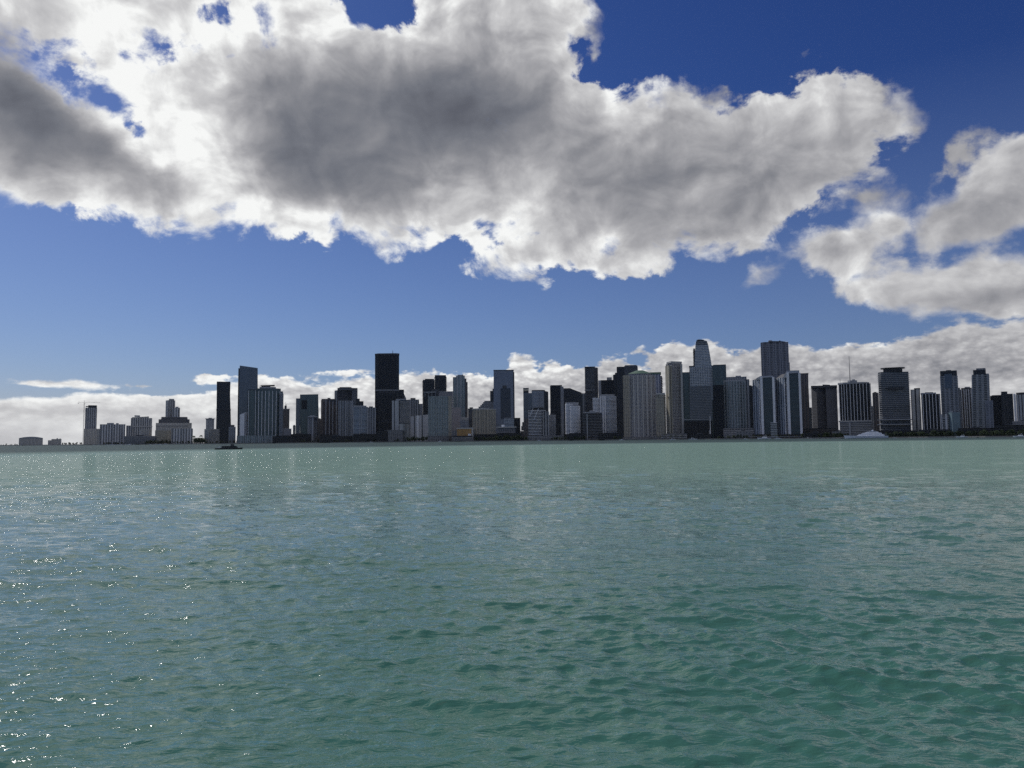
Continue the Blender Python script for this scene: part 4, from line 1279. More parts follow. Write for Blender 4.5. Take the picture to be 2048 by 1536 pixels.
r, D = house('condominium', 1278, 110, 'broad curved condominium with a low green roof and rows of small balconies', 'tower')
fb = facade('balcony_grid_facade', (.42, .42, .45), DG, 4.4, 3.3, .58, .60, var=.35)
fr = V(r, D, 'tower_body', 1246, 1311, 750.5, [fb, pale, roofm], kind='bow', slab=(.45, .7, 3.3), piers=dict(us=[.17, .31, .44, .60, .74, .88], w=3.4, d=.5, m=pale))
fr2 = V(r, D, 'upper_storeys', 1256, 1303, 747.0, [fb, pale, roofm], yb=750.5, kind='bow', back=4)
hip_roof(r, fr2, 747, 740.0, D + 8, greenroof)
V(r, D, 'beige_flank', 1245.4, 1258, 750.8, [f_beige, beige, roofm], back=-.4, slab=(.4, .8, 3.3), deep=22)
V(r, D, 'podium', 1240, 1320, 874, [f_lowrise, pale, roofm], back=-28, slab=(.4, .8, 3.4))
r, D = house('condominium', 1312, 260, 'white blue tower with a green roof edge and toothed right side behind the curved condominium', 'tower')
V(r, D, 'tower_body', 1300, 1321, 748.5, [facade('white_blue_strips', (.40, .43, .50), (.03, .04, .10), 7, 3.3, .45, .92), white, roofm], deep=24)
V(r, D, 'balcony_side', 1319.5, 1325.4, 752, [f_dark, white, roofm], slab=(1.6, .55, 4.4), back=2, deep=22)
fr = V(r, D, 'roof_storey', 1299, 1322, 744.4, [greenroof, greenroof], yb=748.5, back=-1, deep=26)
r, D = house('condominium', 1321, 70, 'small beige tower with white balcony teeth between the two tall beige ones', 'tower')
V(r, D, 'tower_body', 1311, 1331.5, 789, [f_beige, beige, roofm], slab=(.9, .9, 3.4), side=.2)
V(r, D, 'crown', 1312, 1330, (786.8, 785.2), [pale, roofm], yb=789, back=2)
V(r, D, 'podium', 1306, 1334, 872, [f_lowrise, pale, roofm], back=-20)
r, D = house('condominium', 1347, 100, 'tall beige tower with a plain left flank and a grid of small windows', 'skyscraper')
ft = facade('beige_grid_facade', (.46, .44, .43), DG, 4.0, 3.4, .60, .56, var=.3)
V(r, D, 'tower_body', 1331, 1363.5, 725.5, [ft, pale, roofm], side=-.4, slab=(.25, .7, 3.4))
V(r, D, 'left_flank', 1330, 1343.5, 731, [facade('beige_flank_wall', (.46, .43, .35), (.05, .045, .035), 9, 3.4, .22, .95, var=.1), beige, roofm], back=-3, side=-.5)
V(r, D, 'crown', 1332.5, 1363.8, 722.2, [pale, roofm], yb=725.5, side=-.3, back=-1)
V(r, D, 'edge_column', 1360.5, 1364.6, 728, [pale, pale], back=-2, deep=14)
V(r, D, 'podium', 1322, 1374, 867, [f_lowrise, pale, roofm], back=-34, slab=(.6, 1.0, 4.2), kind='zig')
r, D = house('glass_tower', 1372, 260, 'dark teal flat topped tower filling the gap left of the sail shaped skyscraper', 'tower')
V(r, D, 'tower_body', 1362.5, 1381, 745.6, [f_teal, dark, roofm])
V(r, D, 'crown', 1363, 1381, 744.4, [dark, roofm], yb=745.6, back=1)
# the sail
r, D = house('skyscraper', 1401, 110, 'sail shaped glass skyscraper with bright floor bands and a narrowing rounded top', 'skyscraper')
fs_ = facade('sail_glass_facade', (.50, .54, .60), (.09, .105, .13), 7.5, 3.7, .92, .60, gr=.14, ior=1.9, var=.5)  # bright reflections of the upper glass put into its colours
fs2 = facade('sail_dark_facade', (.11, .12, .14), (.012, .016, .024), 9, 3.7, .95, .68, gr=.14, ior=1.7, var=.5)
V(r, D, 'tower_body', 1379, 1424, 733.5, [fs2, grey, roofm], slab=(.7, .45, 3.7), prof=[(733, 1379, 1424), (800, 1379.5, 1424.5), (880, 1380, 1424.5)], deep=34)
V(r, D, 'upper_storeys', 1379, 1424, 733.4, [facade('sail_mid_facade', (.42, .46, .52), (.03, .038, .05), 5.2, 3.7, .72, .62, gr=.14, ior=1.8, var=.6), pale, roofm], yb=772, slab=(.6, .5, 3.7), back=-.8, deep=30)  # storeys under the sail, their reflections put into a lighter facade colour
V(r, D, 'left_ledge', 1377.2, 1391, 731.6, [dark, roofm], yb=734.5, slab=(.8, .5, 3), back=1)
V(r, D, 'sail', 1389.5, 1423, 690, [fs_, pale, roofm], yb=733.5, slab=(.45, .5, 3.7), prof=[(690, 1391.0, 1416.4), (705, 1390.0, 1419.0), (720, 1389.5, 1421.5), (734, 1389.5, 1423.4)], back=.5, deep=30)
V(r, D, 'crown', 1391, 1416.4, 682, [fs2, pale, roofm], yb=690, slab=(.4, .5, 3.7), prof=[(682, 1392.2, 1413.4), (690, 1391.0, 1416.4)], back=2, deep=26)
V(r, D, 'crown_top', 1393, 1412.6, (679.2, 681.0), [f_dark, grey, roofm], yb=682, back=4, kind='oct')
V(r, D, 'roof_curve', 1395.5, 1408, (678.4, 679.4), [grey, roofm], yb=680, back=7, kind='oct', deep=10)
V(r, D, 'balcony_edge', 1385.6, 1390.6, 697, [black, dark, roofm], yb=733, slab=(.9, .5, 3.7), back=6, deep=16)
V(r, D, 'pale_corner', 1420, 1424.6, 737, [facade('pale_corner_glass', (.24, .27, .31), (.04, .05, .06), 9, 3.7, .8, .6), pale, roofm], yb=800, back=-1.2, deep=10)
V(r, D, 'mid_ledge', 1367, 1423, 838.4, [grey, grey], yb=839.4, back=-4, deep=8)
V(r, D, 'podium', 1368, 1424, 842, [f_lowdark, dark, roofm], back=-3, deep=30)
r, D = house('tall_mast', 1419.6, 20, 'thin white leaning mast on the quay before the sail shaped skyscraper', 'mast')
mast('pole', r, 1420, D, 832, 874, .7, white)
mast('lower_sleeve', r, 1419, D - .5, 860, 876, 1.1, grey)
r, D = house('glass_tower', 1438, 330, 'dark green glass tower with a flat roof right behind the sail shaped skyscraper', 'tower')
V(r, D, 'tower_body', 1420, 1452, 730.5, [f_teal, dark, roofm], deep=30)
V(r, D, 'crown', 1426, 1451.6, 729.2, [dark, roofm], yb=730.5, back=1)
r, D = house('glass_tower', 1436, 120, 'black lower glass slab between the sail shaped skyscraper and the white ribbed condominium', 'tower')
V(r, D, 'tower_body', 1425, 1447, 770, [f_black, black, roofm], deep=26)
V(r, D, 'upper_storeys', 1424.6, 1440, 762, [f_teal, black, roofm], yb=770, back=2)
r, D = house('condominium', 1470, 140, 'wide condominium with many thin white ribs and a stepped grey roof', 'tower')
V(r, D, 'tower_body', 1447, 1491.5, 762.0, [f_tealw, grey, roofm], kind='bow', slab=(.3, .5, 3.4), piers=dict(n=8, w=1.3, d=.9, m=grey, name='rib'))
V(r, D, 'crown', 1446, 1493, 759.5, [grey, roofm], yb=762, kind='bow', back=2)
V(r, D, 'upper_storeys', 1452, 1493, 753.6, [f_grey, grey, roofm], yb=759.5, back=7)
V(r, D, 'penthouse', 1471, 1482, 751.2, [grey, roofm], yb=753.6, back=12)
V(r, D, 'right_wing', 1489, 1498.5, 758.5, [f_greyV, grey, roofm], back=9)
V(r, D, 'podium', 1446, 1508, 856, [f_lowrise, pale, roofm], back=-44, slab=(.6, .9, 4.4))
r, D = house('office_tower', 1501, 260, 'narrow dark tower in the gap between two white ribbed condominiums', 'tower')
V(r, D, 'tower_body', 1496, 1506, 772, [f_dark, dark, roofm])
V(r, D, 'penthouse', 1498, 1503, 770.6, [dark, roofm], yb=772, back=4)
for (x0, x1, xs0, yl, yr, xc, lab, cy0) in ((1504.5, 1548.5, 1523, 759.5, 754.5, 1524, 'white piered tower with dark glass front, the lower left one of the matching pair', 751.4),
                                            (1551, 1601, 1576, 755.5, 746, 1577, 'white piered tower with a sloped peak, the taller right one of the matching pair', 740.6)):
    r, D = house('condominium', (x0 + x1) / 2, 90, lab, 'tower', 'matching white piered towers')
    V(r, D, 'left_flank', x0, xc + 1, (yl, yr), [facade('blue_strip_flank', (.34, .38, .44), (.03, .05, .075), 9, 3.5, .55, .95, gr=.2, var=.5), white, roofm], side=-.55, back=6, piers=dict(us=[.1, .5], w=2.0, d=1.2, m=white))
    V(r, D, 'tower_body', xc, x1 - 1, yr + .5, [facade('dark_teal_front', (.03, .05, .06), (.012, .026, .034), 30, 3.5, 1.0, .8, gr=.14, ior=1.6, var=.5), dark, roofm], deep=26)
    V(r, D, 'crown', xc - 4, x1 - 2.5, (cy0 + .8, cy0), [plain('blue_white_panel', (.36, .39, .45), .6), roofm], yb=yr + .5, back=-1.5, deep=26)
    V(r, D, 'left_crown', x0 + (16 if x1 > 1560 else 8), xc - 3.6, (yl - 3, cy0 + .9), [grey, roofm], yb=yl, back=3)
    V(r, D, 'pier', xc - 4.4, xc + .8, yr - 1, [white, white], back=-2.5, deep=6)
    V(r, D, 'pier', x1 - 4.6, x1, yr - .5, [white, white], back=-2.0, deep=8)
    V(r, D, 'podium', x0, x1 + 4, 868.5, [f_lowdark, grey, roofm], back=-26, slab=(.4, .9, 4))
r, D = house('low_block', 1547, 30, 'small white striped block standing between the matching white piered towers', 'building')
V(r, D, 'wall', 1541, 1554, 846, [facade('white_low_stripes', (.36, .40, .43), DG, 40, 3.6, 1.0, .5), white, roofm])
V(r, D, 'roof_edge', 1540.7, 1554.4, 845.2, [white, roofm], yb=846, back=-.6)
# the big bank tower
r, D = house('skyscraper', 1548, 400, 'tall grey grid fronted bank tower, broad and flat topped, behind the white piered pair', 'skyscraper')
fbank = facade('bank_grid_facade', (.24, .26, .31), (.015, .02, .03), 5.0, 4.4, .60, .62, gr=.15, var=.35)
V(r, D, 'tower_body', 1520.8, 1576.4, 685.0, [fbank, grey, roofm], kind='zig', deep=40)
V(r, D, 'crown', 1521, 1576.2, (684.4, 683.2), [black, roofm], yb=685.2, kind='oct', back=1, deep=38)
V(r, D, 'roof_storey', 1536.5, 1570, (682.0, 682.4), [dark, roofm], yb=684, kind='oct', back=6, deep=28)
V(r, D, 'roof_drum', 1536.5, 1544, 680.6, [grey, roofm], yb=682.4, kind='round', back=8)
V(r, D, 'lower_flank', 1572, 1579.4, 725, [fbank, grey, roofm], back=4, deep=30)
V(r, D, 'roof_box', 1558, 1561, 681.0, [dark, roofm], yb=682.4, back=10)
r, D = house('slab_tower', 1609, 230, 'plain grey brown slab tower with faint floor lines right of the white piered pair', 'tower')
V(r, D, 'tower_body', 1598, 1616.5, 747.4, [f_brown, grey, roofm], prof=[(747, 1598, 1616.5), (768, 1598, 1616.8), (815, 1598, 1619), (880, 1598, 1621)], deep=28)
V(r, D, 'crown', 1598, 1616.8, 746.4, [brownw, roofm], yb=747.4, back=-.6, deep=29)
V(r, D, 'lower_wing', 1613, 1624, 815, [f_grey, grey, roofm], back=6, slab=(.4, .5, 3.6))
r, D = house('hotel', 1647, 200, 'broad windowless grey block with a dark roof band and two flat faces', 'building')
V(r, D, 'left_face', 1622, 1652, (773.0, 771.4), [facade('grey_fine_bands', (.085, .088, .10), (.05, .052, .06), 60, 3.3, 1.0, .4), dark, roofm], side=-.35)
V(r, D, 'right_face', 1651, 1673.5, 772.6, [plain('grey_blank_wall', (.125, .13, .15), .85), dark, roofm], back=2, deep=34)
V(r, D, 'roof_band', 1621.6, 1674, (771.6, 770.2), [dark, roofm], yb=775.2, back=-1.4, deep=38)
V(r, D, 'penthouse', 1645, 1660, (769.0, 769.4), [dark, roofm], yb=771, back=8)
V(r, D, 'podium', 1606, 1674, 856.5, [f_lowdark, brownw, roofm], back=-60, slab=(.4, .8, 4.2))
# the black tower with white ribs and the mast
r, D = house('office_tower', 1708, 180, 'black office tower with thin white ribs and a tall mast on its roof', 'skyscraper')
V(r, D, 'tower_body', 1676.5, 1741, 767.2, [f_black, dark, roofm], kind='oct', deep=42, yb=843, piers=dict(us=[.0, .085, .165, .25, .355, .46, .56, .665, .77, .875, .985], w=1.0, d=.9, m=white, name='rib'))
V(r, D, 'crown', 1674.8, 1738.4, (765.2, 763.6), [grey, roofm], yb=767.4, kind='oct', back=-1.2, deep=44)
V(r, D, 'roof_mound', 1695, 1714, 760.6, [grey, roofm], yb=764.2, kind='oct', back=8, deep=20)
V(r, D, 'roof_drum', 1704, 1710, 758.6, [grey, roofm], yb=760.8, kind='round', back=12, deep=6)
mast('antenna', r, 1698, D + 16, 712.5, 761, .75, dark)
mast('small_antenna', r, 1680, D + 10, 755, 766, .4, dark)
V(r, D, 'base_ledge', 1677, 1744, 841.0, [pale, pale], yb=843.2, back=-2.4, deep=46)
V(r, D, 'base', 1679, 1743.6, 843.2, [facade('white_louvre_base', (.36, .37, .39), (.02, .022, .026), 60, 3.6, 1.0, .52), pale, roofm], back=-1, deep=42)
V(r, D, 'base_corner', 1697.5, 1701, 845, [grey, grey], back=-4, deep=4)
r, D = house('office_block', 1748, 330, 'narrow dark flat roofed block in the gap left of the wide banded tower', 'building')
V(r, D, 'wall', 1744.6, 1757, 785.4, [f_brown, grey, roofm])
V(r, D, 'penthouse', 1747, 1753, 784.0, [dark, roofm], yb=785.4, back=4)
V(r, D, 'side_wing', 1741, 1746.4, 812, [f_grey, grey, roofm], back=-6)
# wide banded tower
r, D = house('office_tower', 1786, 150, 'wide dark tower ruled with thin pale floor bands, a flat canopy on its roof', 'skyscraper')
V(r, D, 'tower_body', 1753.5, 1818.6, 743.0, [f_band, grey, roofm], slab=(1.5, .55, 3.9), side=-.10, prof=None, deep=40)
V(r, D, 'machine_room', 1766, 1804.5, 736.6, [black, roofm], yb=743, back=8)
V(r, D, 'roof_canopy', 1760.5, 1809.5, 734.6, [dark, dark], yb=736.0, kind='oct', back=3)
V(r, D, 'dark_panel', 1776, 1808, 774, [black, black], yb=779, back=-1.9, deep=3)
V(r, D, 'lower_band', 1754, 1824, 838.6, [grey, grey], yb=840, back=-5, deep=40)
V(r, D, 'bottom_band', 1754, 1824, 848.2, [grey, grey], yb=849.4, back=-5.2, deep=40)
r, D = house('office_tower', 1832, 190, 'narrow tower with two broad pale piers right of the wide banded tower', 'tower')
V(r, D, 'tower_body', 1821, 1839.6, 779, [f_dark, grey, roofm], yb=865, piers=dict(us=[.12, .86], w=5.6, d=1.4, m=pale))
V(r, D, 'penthouse', 1828, 1840, 776.2, [dark, roofm], yb=779, back=5)
V(r, D, 'podium', 1822, 1846, 862, [f_lowdark, dark, roofm], back=3)
r, D = house('office_block', 1860, 180, 'black flat roofed block with six thin white ribs', 'building')
V(r, D, 'tower_body', 1842, 1880, 788, [f_black, dark, roofm], piers=dict(us=[.06, .24, .42, .60, .78, .96], w=.9, d=.8, m=white, name='rib'))
V(r, D, 'roof_edge', 1841, 1872, 785.4, [grey, roofm], yb=788, back=3)
V(r, D, 'roof_box', 1850, 1866, 784.4, [dark, roofm], yb=785.6, back=8)
r, D = house('condominium', 1898, 200, 'tall pale blue and grey tower with a square dark crown', 'skyscraper')
V(r, D, 'tower_body', 1879.4, 1915.4, 751.6, [facade('mixed_strip_facade', (.25, .28, .33), (.03, .04, .06), 7.5, 3.4, .58, .82, var=.6, group=2), grey, roofm], slab=(.4, .5, 3.4), prof=None)
V(r, D, 'crown', 1879.8, 1913.6, 741.4, [f_dark, dark, roofm], yb=751.6, back=2)
V(r, D, 'roof_ridge', 1892, 1902, 740.2, [dark, roofm], yb=741.4, back=8)
V(r, D, 'blue_bay', 1889, 1903.4, 748, [plain('blue_glass_bay', (.07, .10, .15), .25), grey], yb=776, back=-1.0, deep=4)
V(r, D, 'right_step', 1913.6, 1920.6, 775.6, [f_grey, grey, roofm], back=3, slab=(.5, .5, 3.4))
r, D = house('glass_block', 1908, 70, 'short pale teal glass block at the foot of the tall tower with the square crown', 'building')
V(r, D, 'wall', 1897, 1919.6, 824.6, [plain('pale_teal_glass', (.14, .20, .23), .35), grey, roofm], side=-.3)
V(r, D, 'penthouse', 1899, 1906, 822.2, [grey, roofm], yb=824.6, back=4)
V(r, D, 'low_wing', 1882, 1897, 828, [f_whiteV, pale, roofm], back=6)
r, D = house('condominium', 1931, 260, 'grey tower with white ribs between the two tallest right hand towers', 'tower')
V(r, D, 'tower_body', 1919, 1944, 778.5, [f_brown, grey, roofm], piers=dict(us=[.12, .34, .52, .74, .95], w=1.5, d=1.0, m=white, name='rib'))
V(r, D, 'crown', 1922, 1943, 775.8, [dark, roofm], yb=778.5, back=3)
V(r, D, 'penthouse', 1929, 1940, 773.6, [grey, roofm], yb=775.8, back=7)
r, D = house('condominium', 1963, 190, 'tall pale tower stepped at both shoulders with a square block crown', 'skyscraper')
V(r, D, 'tower_body', 1943.4, 1978, 748.6, [facade('pale_strip_facade', (.26, .29, .32), (.03, .04, .05), 8.5, 3.4, .55, .84, var=.5, group=2), grey, roofm], slab=(.4, .5, 3.4), prof=[(748, 1943.4, 1978), (800, 1943.6, 1980), (885, 1944, 1984)], deep=30)
V(r, D, 'crown', 1946, 1971.4, 739.6, [f_dark, grey, roofm], yb=748.6, back=3)
V(r, D, 'crown_block', 1952, 1971, 736.4, [f_grey, grey, roofm], yb=739.6, back=5)
V(r, D, 'right_shoulder', 1970, 1977.4, 747.0, [grey, roofm], yb=748.6, back=4)
V(r, D, 'lower_wing', 1970, 1985.6, 801, [facade('pale_blue_lower', (.22, .25, .31), (.07, .085, .12), 6, 3.4, .6, .8), grey, roofm], back=-5, deep=22)
r, D = house('office_block', 1993, 230, 'black block with a low flat roof right of the tall stepped pale tower', 'building')
V(r, D, 'wall', 1980, 2002.6, 791.6, [f_black, dark, roofm])
V(r, D, 'parapet', 1983, 2002, 790.2, [dark, roofm], yb=791.6, back=2)
r, D = house('office_tower', 2013, 170, 'dark blue tower with a drum on its roof near the right edge', 'tower')
V(r, D, 'tower_body', 2001.5, 2025.4, 787.6, [f_dark, dark, roofm], piers=dict(us=[.22, .5], w=1.2, d=.7, m=dark))
V(r, D, 'roof_drum', 2001.8, 2014.6, 783.0, [black, roofm], yb=787.6, kind='round', back=4, deep=14)
r, D = house('office_tower', 2042, 130, 'ribbed pale tower cut by the right edge of the picture', 'tower')
V(r, D, 'tower_body', 2031.5, 2068, 789, [f_brown, grey, roofm], piers=dict(us=[.02, .2, .4, .6, .8, .98], w=3.0, d=1.2, m=grey, name='rib'))
V(r, D, 'roof_edge', 2032, 2066, 784.6, [black, roofm], yb=789, kind='oct', back=2)
V(r, D, 'white_strip', 2026.4, 2031, 787.6, [white, white], back=3, deep=10)

# low blocks that fill the foot of the skyline ------------------------
LOW = [
    (1138, 1168, 866.5, 10, 'f_lowdark', 'dark low waterfront block below the white round fronted wings'),
    (1196, 1246, 866.5, 6, 'f_lowdark', 'low terrace building with pale deck edges between the arched block and the curved condominium'),
    (1380, 1422, 868, 8, 'f_lowdark', 'black low quay building at the foot of the sail shaped skyscraper'),
    (1472, 1502, 862, 14, 'f_lowrise', 'white low quay building with open decks below the many ribbed condominium'),
    (1606, 1660, 865, 10, 'f_lowdark', 'dark low waterfront building below the windowless grey block'),
    (1664, 1690, 862, 20, 'f_lowrise', 'grey boxy low building left of the white yacht'),
    (1745, 1835, 861, 40, 'f_lowdark', 'long black podium below the wide banded tower'),
    (1836, 1900, 859, 50, 'f_lowdark', 'long black low building below the block with six white ribs'),
    (1915, 1990, 856, 44, 'f_lowdark', 'dark terrace building below the tall stepped pale tower'),
    (1990, 2048, 850, 36, 'f_lowdark', 'black low block at the right end of the waterfront'),
    (2024, 2075, 842, 60, 'f_lowrise', 'grey low block with a pale roof ledge at the right edge'),
    (640, 706, 872, 8, 'f_lowdark', 'black low quay building below the brown ribbed condominium'),
    (706, 752, 868, 12, 'f_lowdark', 'dark low building below the pale blue round fronted condominium'),
    (752, 800, 862, 14, 'f_lowdark', 'black podium building below the tallest black blue skyscraper'),
    (545, 600, 872, 10, 'f_lowdark', 'low dark quay building right of the big ribbed condominium'),
    (250, 312, 872, 14, 'f_lowrise', 'low pale quay building left of the beige balconied block'),
]
for (a, b, y, dd, mt, lab) in LOW:
    xc = (a + b) / 2
    r, D = house('low_building', xc, dd, lab, 'building')
    V(r, D, 'wall', a, b, y, [MATS['dark_podium_facade'], dark, roofm] if mt == 'f_lowdark' else [MATS['low_block_facade'], grey, roofm], slab=(.5, .7, 4.0), deep=24)
    V(r, D, 'roof_box', a + (b - a) * .35, a + (b - a) * .6, y - 2.0, [dark, roofm], yb=y, back=7)


# ------------------------------------------------------------------ trees on the shore
def leaf_mat(name, c1, c2):
    m = bpy.data.materials.new(name)
    m.use_nodes = True
    N = NT(m.node_tree)
    pos = N.n('ShaderNodeTexCoord').outputs['Object']
    nz = N.noise(pos, .5, 3, .6).outputs[0]
    b = N.n('ShaderNodeBsdfPrincipled', {'Base Color': N.mix(N.rng(nz, .35, .65), c1, c2), 'Roughness': .8, 'Specular IOR Level': .25})
    N.n('ShaderNodeOutputMaterial', {0: b.outputs[0]})
    return m


LEAF = leaf_mat('tree_leaves', (.022, .038, .016), (.045, .070, .026))
PALML = leaf_mat('palm_leaves', (.030, .048, .018), (.060, .085, .034))
BARK = plain('bark', (.09, .075, .06), .9)


def tree_meshes(seed, h, w, n=300):
    rg = random.Random(seed)
    lobes = []
    for _ in range(7):
        a, r = rg.uniform(0, 6.28), rg.uniform(0, .32) * w
        lobes.append((r * math.cos(a), r * math.sin(a), h * rg.uniform(.30, .82), w * rg.uniform(.20, .34)))
    v, f = [], []
    for _ in range(n):
        cx, cy_, cz, rr = rg.choice(lobes)
        d = Vector((rg.gauss(0, 1), rg.gauss(0, 1), rg.gauss(0, .8))).normalized() * rr * rg.uniform(.55, 1.08)
        c = Vector((cx, cy_, cz)) + d
        u_ = Vector((rg.gauss(0, 1), rg.gauss(0, 1), rg.gauss(0, 1))).normalized()
        w_ = u_.orthogonal().normalized()
        s = w * rg.uniform(.05, .10)
        k = len(v)
        v += [c - u_ * s, c + w_ * s * .8, c + u_ * s, c - w_ * s * .7 + d * .1]
        f.append((k, k + 1, k + 2, k + 3))
    crown = (v, f)
    tv, tf = [], []

    def limb(p, q, r0, r1):
        p, q = Vector(p), Vector(q)
        d_ = (q - p).normalized()
        u_ = d_.orthogonal().normalized()
        w_ = d_.cross(u_)
        k = len(tv)
        for e, r in ((p, r0), (q, r1)):
            for i in range(6):
                t = i * math.pi / 3
                tv.append(e + (u_ * math.cos(t) + w_ * math.sin(t)) * r)
        for i in range(6):
            j = (i + 1) % 6
            tf.append((k + i, k + j, k + 6 + j, k + 6 + i))
    limb((0, 0, 0), (0, 0, h * .42), w * .035, w * .024)
    for l in lobes[:5]:
        limb((0, 0, h * .36), (l[0], l[1], l[2]), w * .02, w * .006)
    return crown, (tv, tf)


def palm_meshes(seed, h):
    rg = random.Random(seed)
    tv, tf = [], []
    lean = rg.uniform(-.06, .06)
    n = 5
    for k in range(n + 1):
        z = h * k / n
        for i in range(6):
            t = i * math.pi / 3
            r = .28 - .12 * k / n
            tv.append((lean * z * k / n + r * math.cos(t), r * math.sin(t), z))
    for k in range(n):
        for i in range(6):
            j = (i + 1) % 6
            tf.append((k * 6 + i, k * 6 + j, k * 6 + 6 + j, k * 6 + 6 + i))
    v, f = [], []
    top = Vector((lean * h, 0, h))
    for q in range(16):
        a = q * 2.4 + rg.uniform(-.2, .2)
        L, up = rg.uniform(2.6, 3.6), rg.uniform(-.2, 1.0)
        prev = None
        for s in range(6):
            t = s / 5
            c = top + Vector((math.cos(a) * L * t, math.sin(a) * L * t, up * L * t * .8 - 1.5 * L * t * t * .55))
            wd = .55 * math.sin(math.pi * min(1, t * .85 + .12))
            sd_ = Vector((-math.sin(a), math.cos(a), 0)) * wd
            cur = (len(v), len(v) + 1, len(v) + 2)
            v += [c - sd_ + Vector((0, 0, -.25 * wd)), c, c + sd_ + Vector((0, 0, -.25 * wd))]
            if prev:
                f += [(prev[0], prev[1], cur[1], cur[0]), (prev[1], prev[2], cur[2], cur[1])]
            prev = cur
    return (v, f), (tv, tf)


def to_mesh(name, vf, m_):
    me = bpy.data.meshes.new(name)
    me.from_pydata([tuple(q) for q in vf[0]], [], vf[1])
    me.materials.append(m_)
    me.update()
    return me


PROTO = {'tree': [], 'palm_tree': []}
for s in range(5):
    c, t = tree_meshes(40 + s, 12.0, (9, 11, 13, 8, 12)[s])
    PROTO['tree'].append((to_mesh('crown', c, LEAF), to_mesh('trunk', t, BARK)))
for s in range(3):
    c, t = palm_meshes(70 + s, (10, 12, 9)[s])
    PROTO['palm_tree'].append((to_mesh('crown', c, PALML), to_mesh('trunk', t, BARK)))


def plant_tree(kind, x, D, h, label, group, rg):
    a, _ = ray(x, 880)
    r = bpy.data.objects.new(kind, None)
    COL.objects.link(r)
    r.location = (D * math.sin(a), D * math.cos(a), GZ)
    r.rotation_euler = (0, 0, rg.uniform(0, 6.28))
    s = h / (12.0 if kind == 'tree' else 11.5)
    r.scale = (s * rg.uniform(.9, 1.15), s * rg.uniform(.9, 1.15), s)
    tag(r, label, 'tree' if kind == 'tree' else 'palm tree', group)
    cm, tm = rg.choice(PROTO[kind])
    for nm, me in (('crown', cm), ('trunk', tm)):
        o = bpy.data.objects.new(nm, me)
        COL.objects.link(o)
        o.parent = r


TREES = [
    # x0, x1, count, height range, kind, distance beyond the seawall, label
    (-10, 38, 9, (5, 7.5), 'tree', 30, 'low dark tree in the distant fringe left of the long white hall'),
    (122, 166, 10, (6, 10), 'tree', 40, 'dark tree on the spit between the small stepped block and the tower crane'),
    (205, 262, 12, (6, 9), 'tree', 14, 'dark waterfront tree below the wide grey ribbed block'),
    (292, 344, 13, (9, 15), 'tree', 18, 'bushy olive tree before the beige balconied block'),
    (346, 384, 7, (6, 10), 'tree', 16, 'dark tree at the foot of the wide pale block with window strips'),
    (386, 408, 9, (13, 21), 'tree', 20, 'tall dark tree in the gap right of the stepped waterfront cluster'),
    (386, 404, 3, (20, 25), 'palm_tree', 26, 'tall palm tree rising over the dark trees in the gap'),
    (410, 478, 10, (6, 10), 'tree', 12, 'dark shore tree below the tall dark waisted tower'),
    (600, 704, 14, (6, 10), 'tree', 4, 'dark quay tree below the teal glass office tower and its brown neighbour'),
    (808, 858, 12, (9, 16), 'tree', 10, 'dark green tree before the wide white block with slots'),
    (700, 800, 12, (6, 10), 'tree', 6, 'dark shore tree below the tallest black blue skyscraper'),
    (948, 996, 9, (8, 13), 'tree', 10, 'dark tree before the beige hotel'),
    (994, 1054, 14, (9, 16), 'tree', 12, 'dark tree round the low beige pavilion'),
    (1100, 1170, 12, (6, 11), 'tree', 4, 'dark quay tree below the white round fronted wings'),
    (1205, 1246, 6, (6, 10), 'tree', 4, 'dark tree below the white striped condominium'),
    (1312, 1370, 8, (7, 11), 'palm_tree', 6, 'palm tree before the podium of the tall beige tower'),
    (1430, 1500, 10, (5, 9), 'tree', 5, 'dark quay tree below the many ribbed condominium'),
    (1505, 1600, 12, (6, 9), 'palm_tree', 6, 'quay palm tree below the matching white piered towers'),
    (1602, 1672, 14, (7, 13), 'tree', 6, 'dark shore tree before the windowless grey block'),
    (1672, 1700, 5, (8, 12), 'tree', 8, 'dark tree left of the white yacht'),
    (1770, 1900, 22, (8, 12), 'tree', 12, 'dark shore tree between the white yacht and the tower with the square crown'),
    (1900, 2052, 24, (8, 13), 'tree', 10, 'dark shore tree under the towers near the right edge'),
]
rg = random.Random(5)
for (x0, x1, n, hh, kind, off, lab) in TREES:
    for k in range(n):
        x = x0 + (x1 - x0) * (k + rg.uniform(.1, .9)) / n
        plant_tree(kind, x, shore(min(max(x, 0), 2048)) + off + rg.uniform(0, 9), rg.uniform(*hh), lab, 'each ' + lab, rg)


# ------------------------------------------------------------------ boats
def boat_root(name, x, D, label, cat, heading, group=None):
    """heading: +1 bow to the right of the picture, -1 bow to the left; local +x points to the bow"""
    a, _ = ray(x, 885)
    o = bpy.data.objects.new(name, None)
    COL.objects.link(o)
    o.location = (D * math.sin(a), D * math.cos(a), 0)
    o.rotation_euler = (0, 0, -a + (0 if heading > 0 else math.pi))
    return tag(o, label, cat, group)


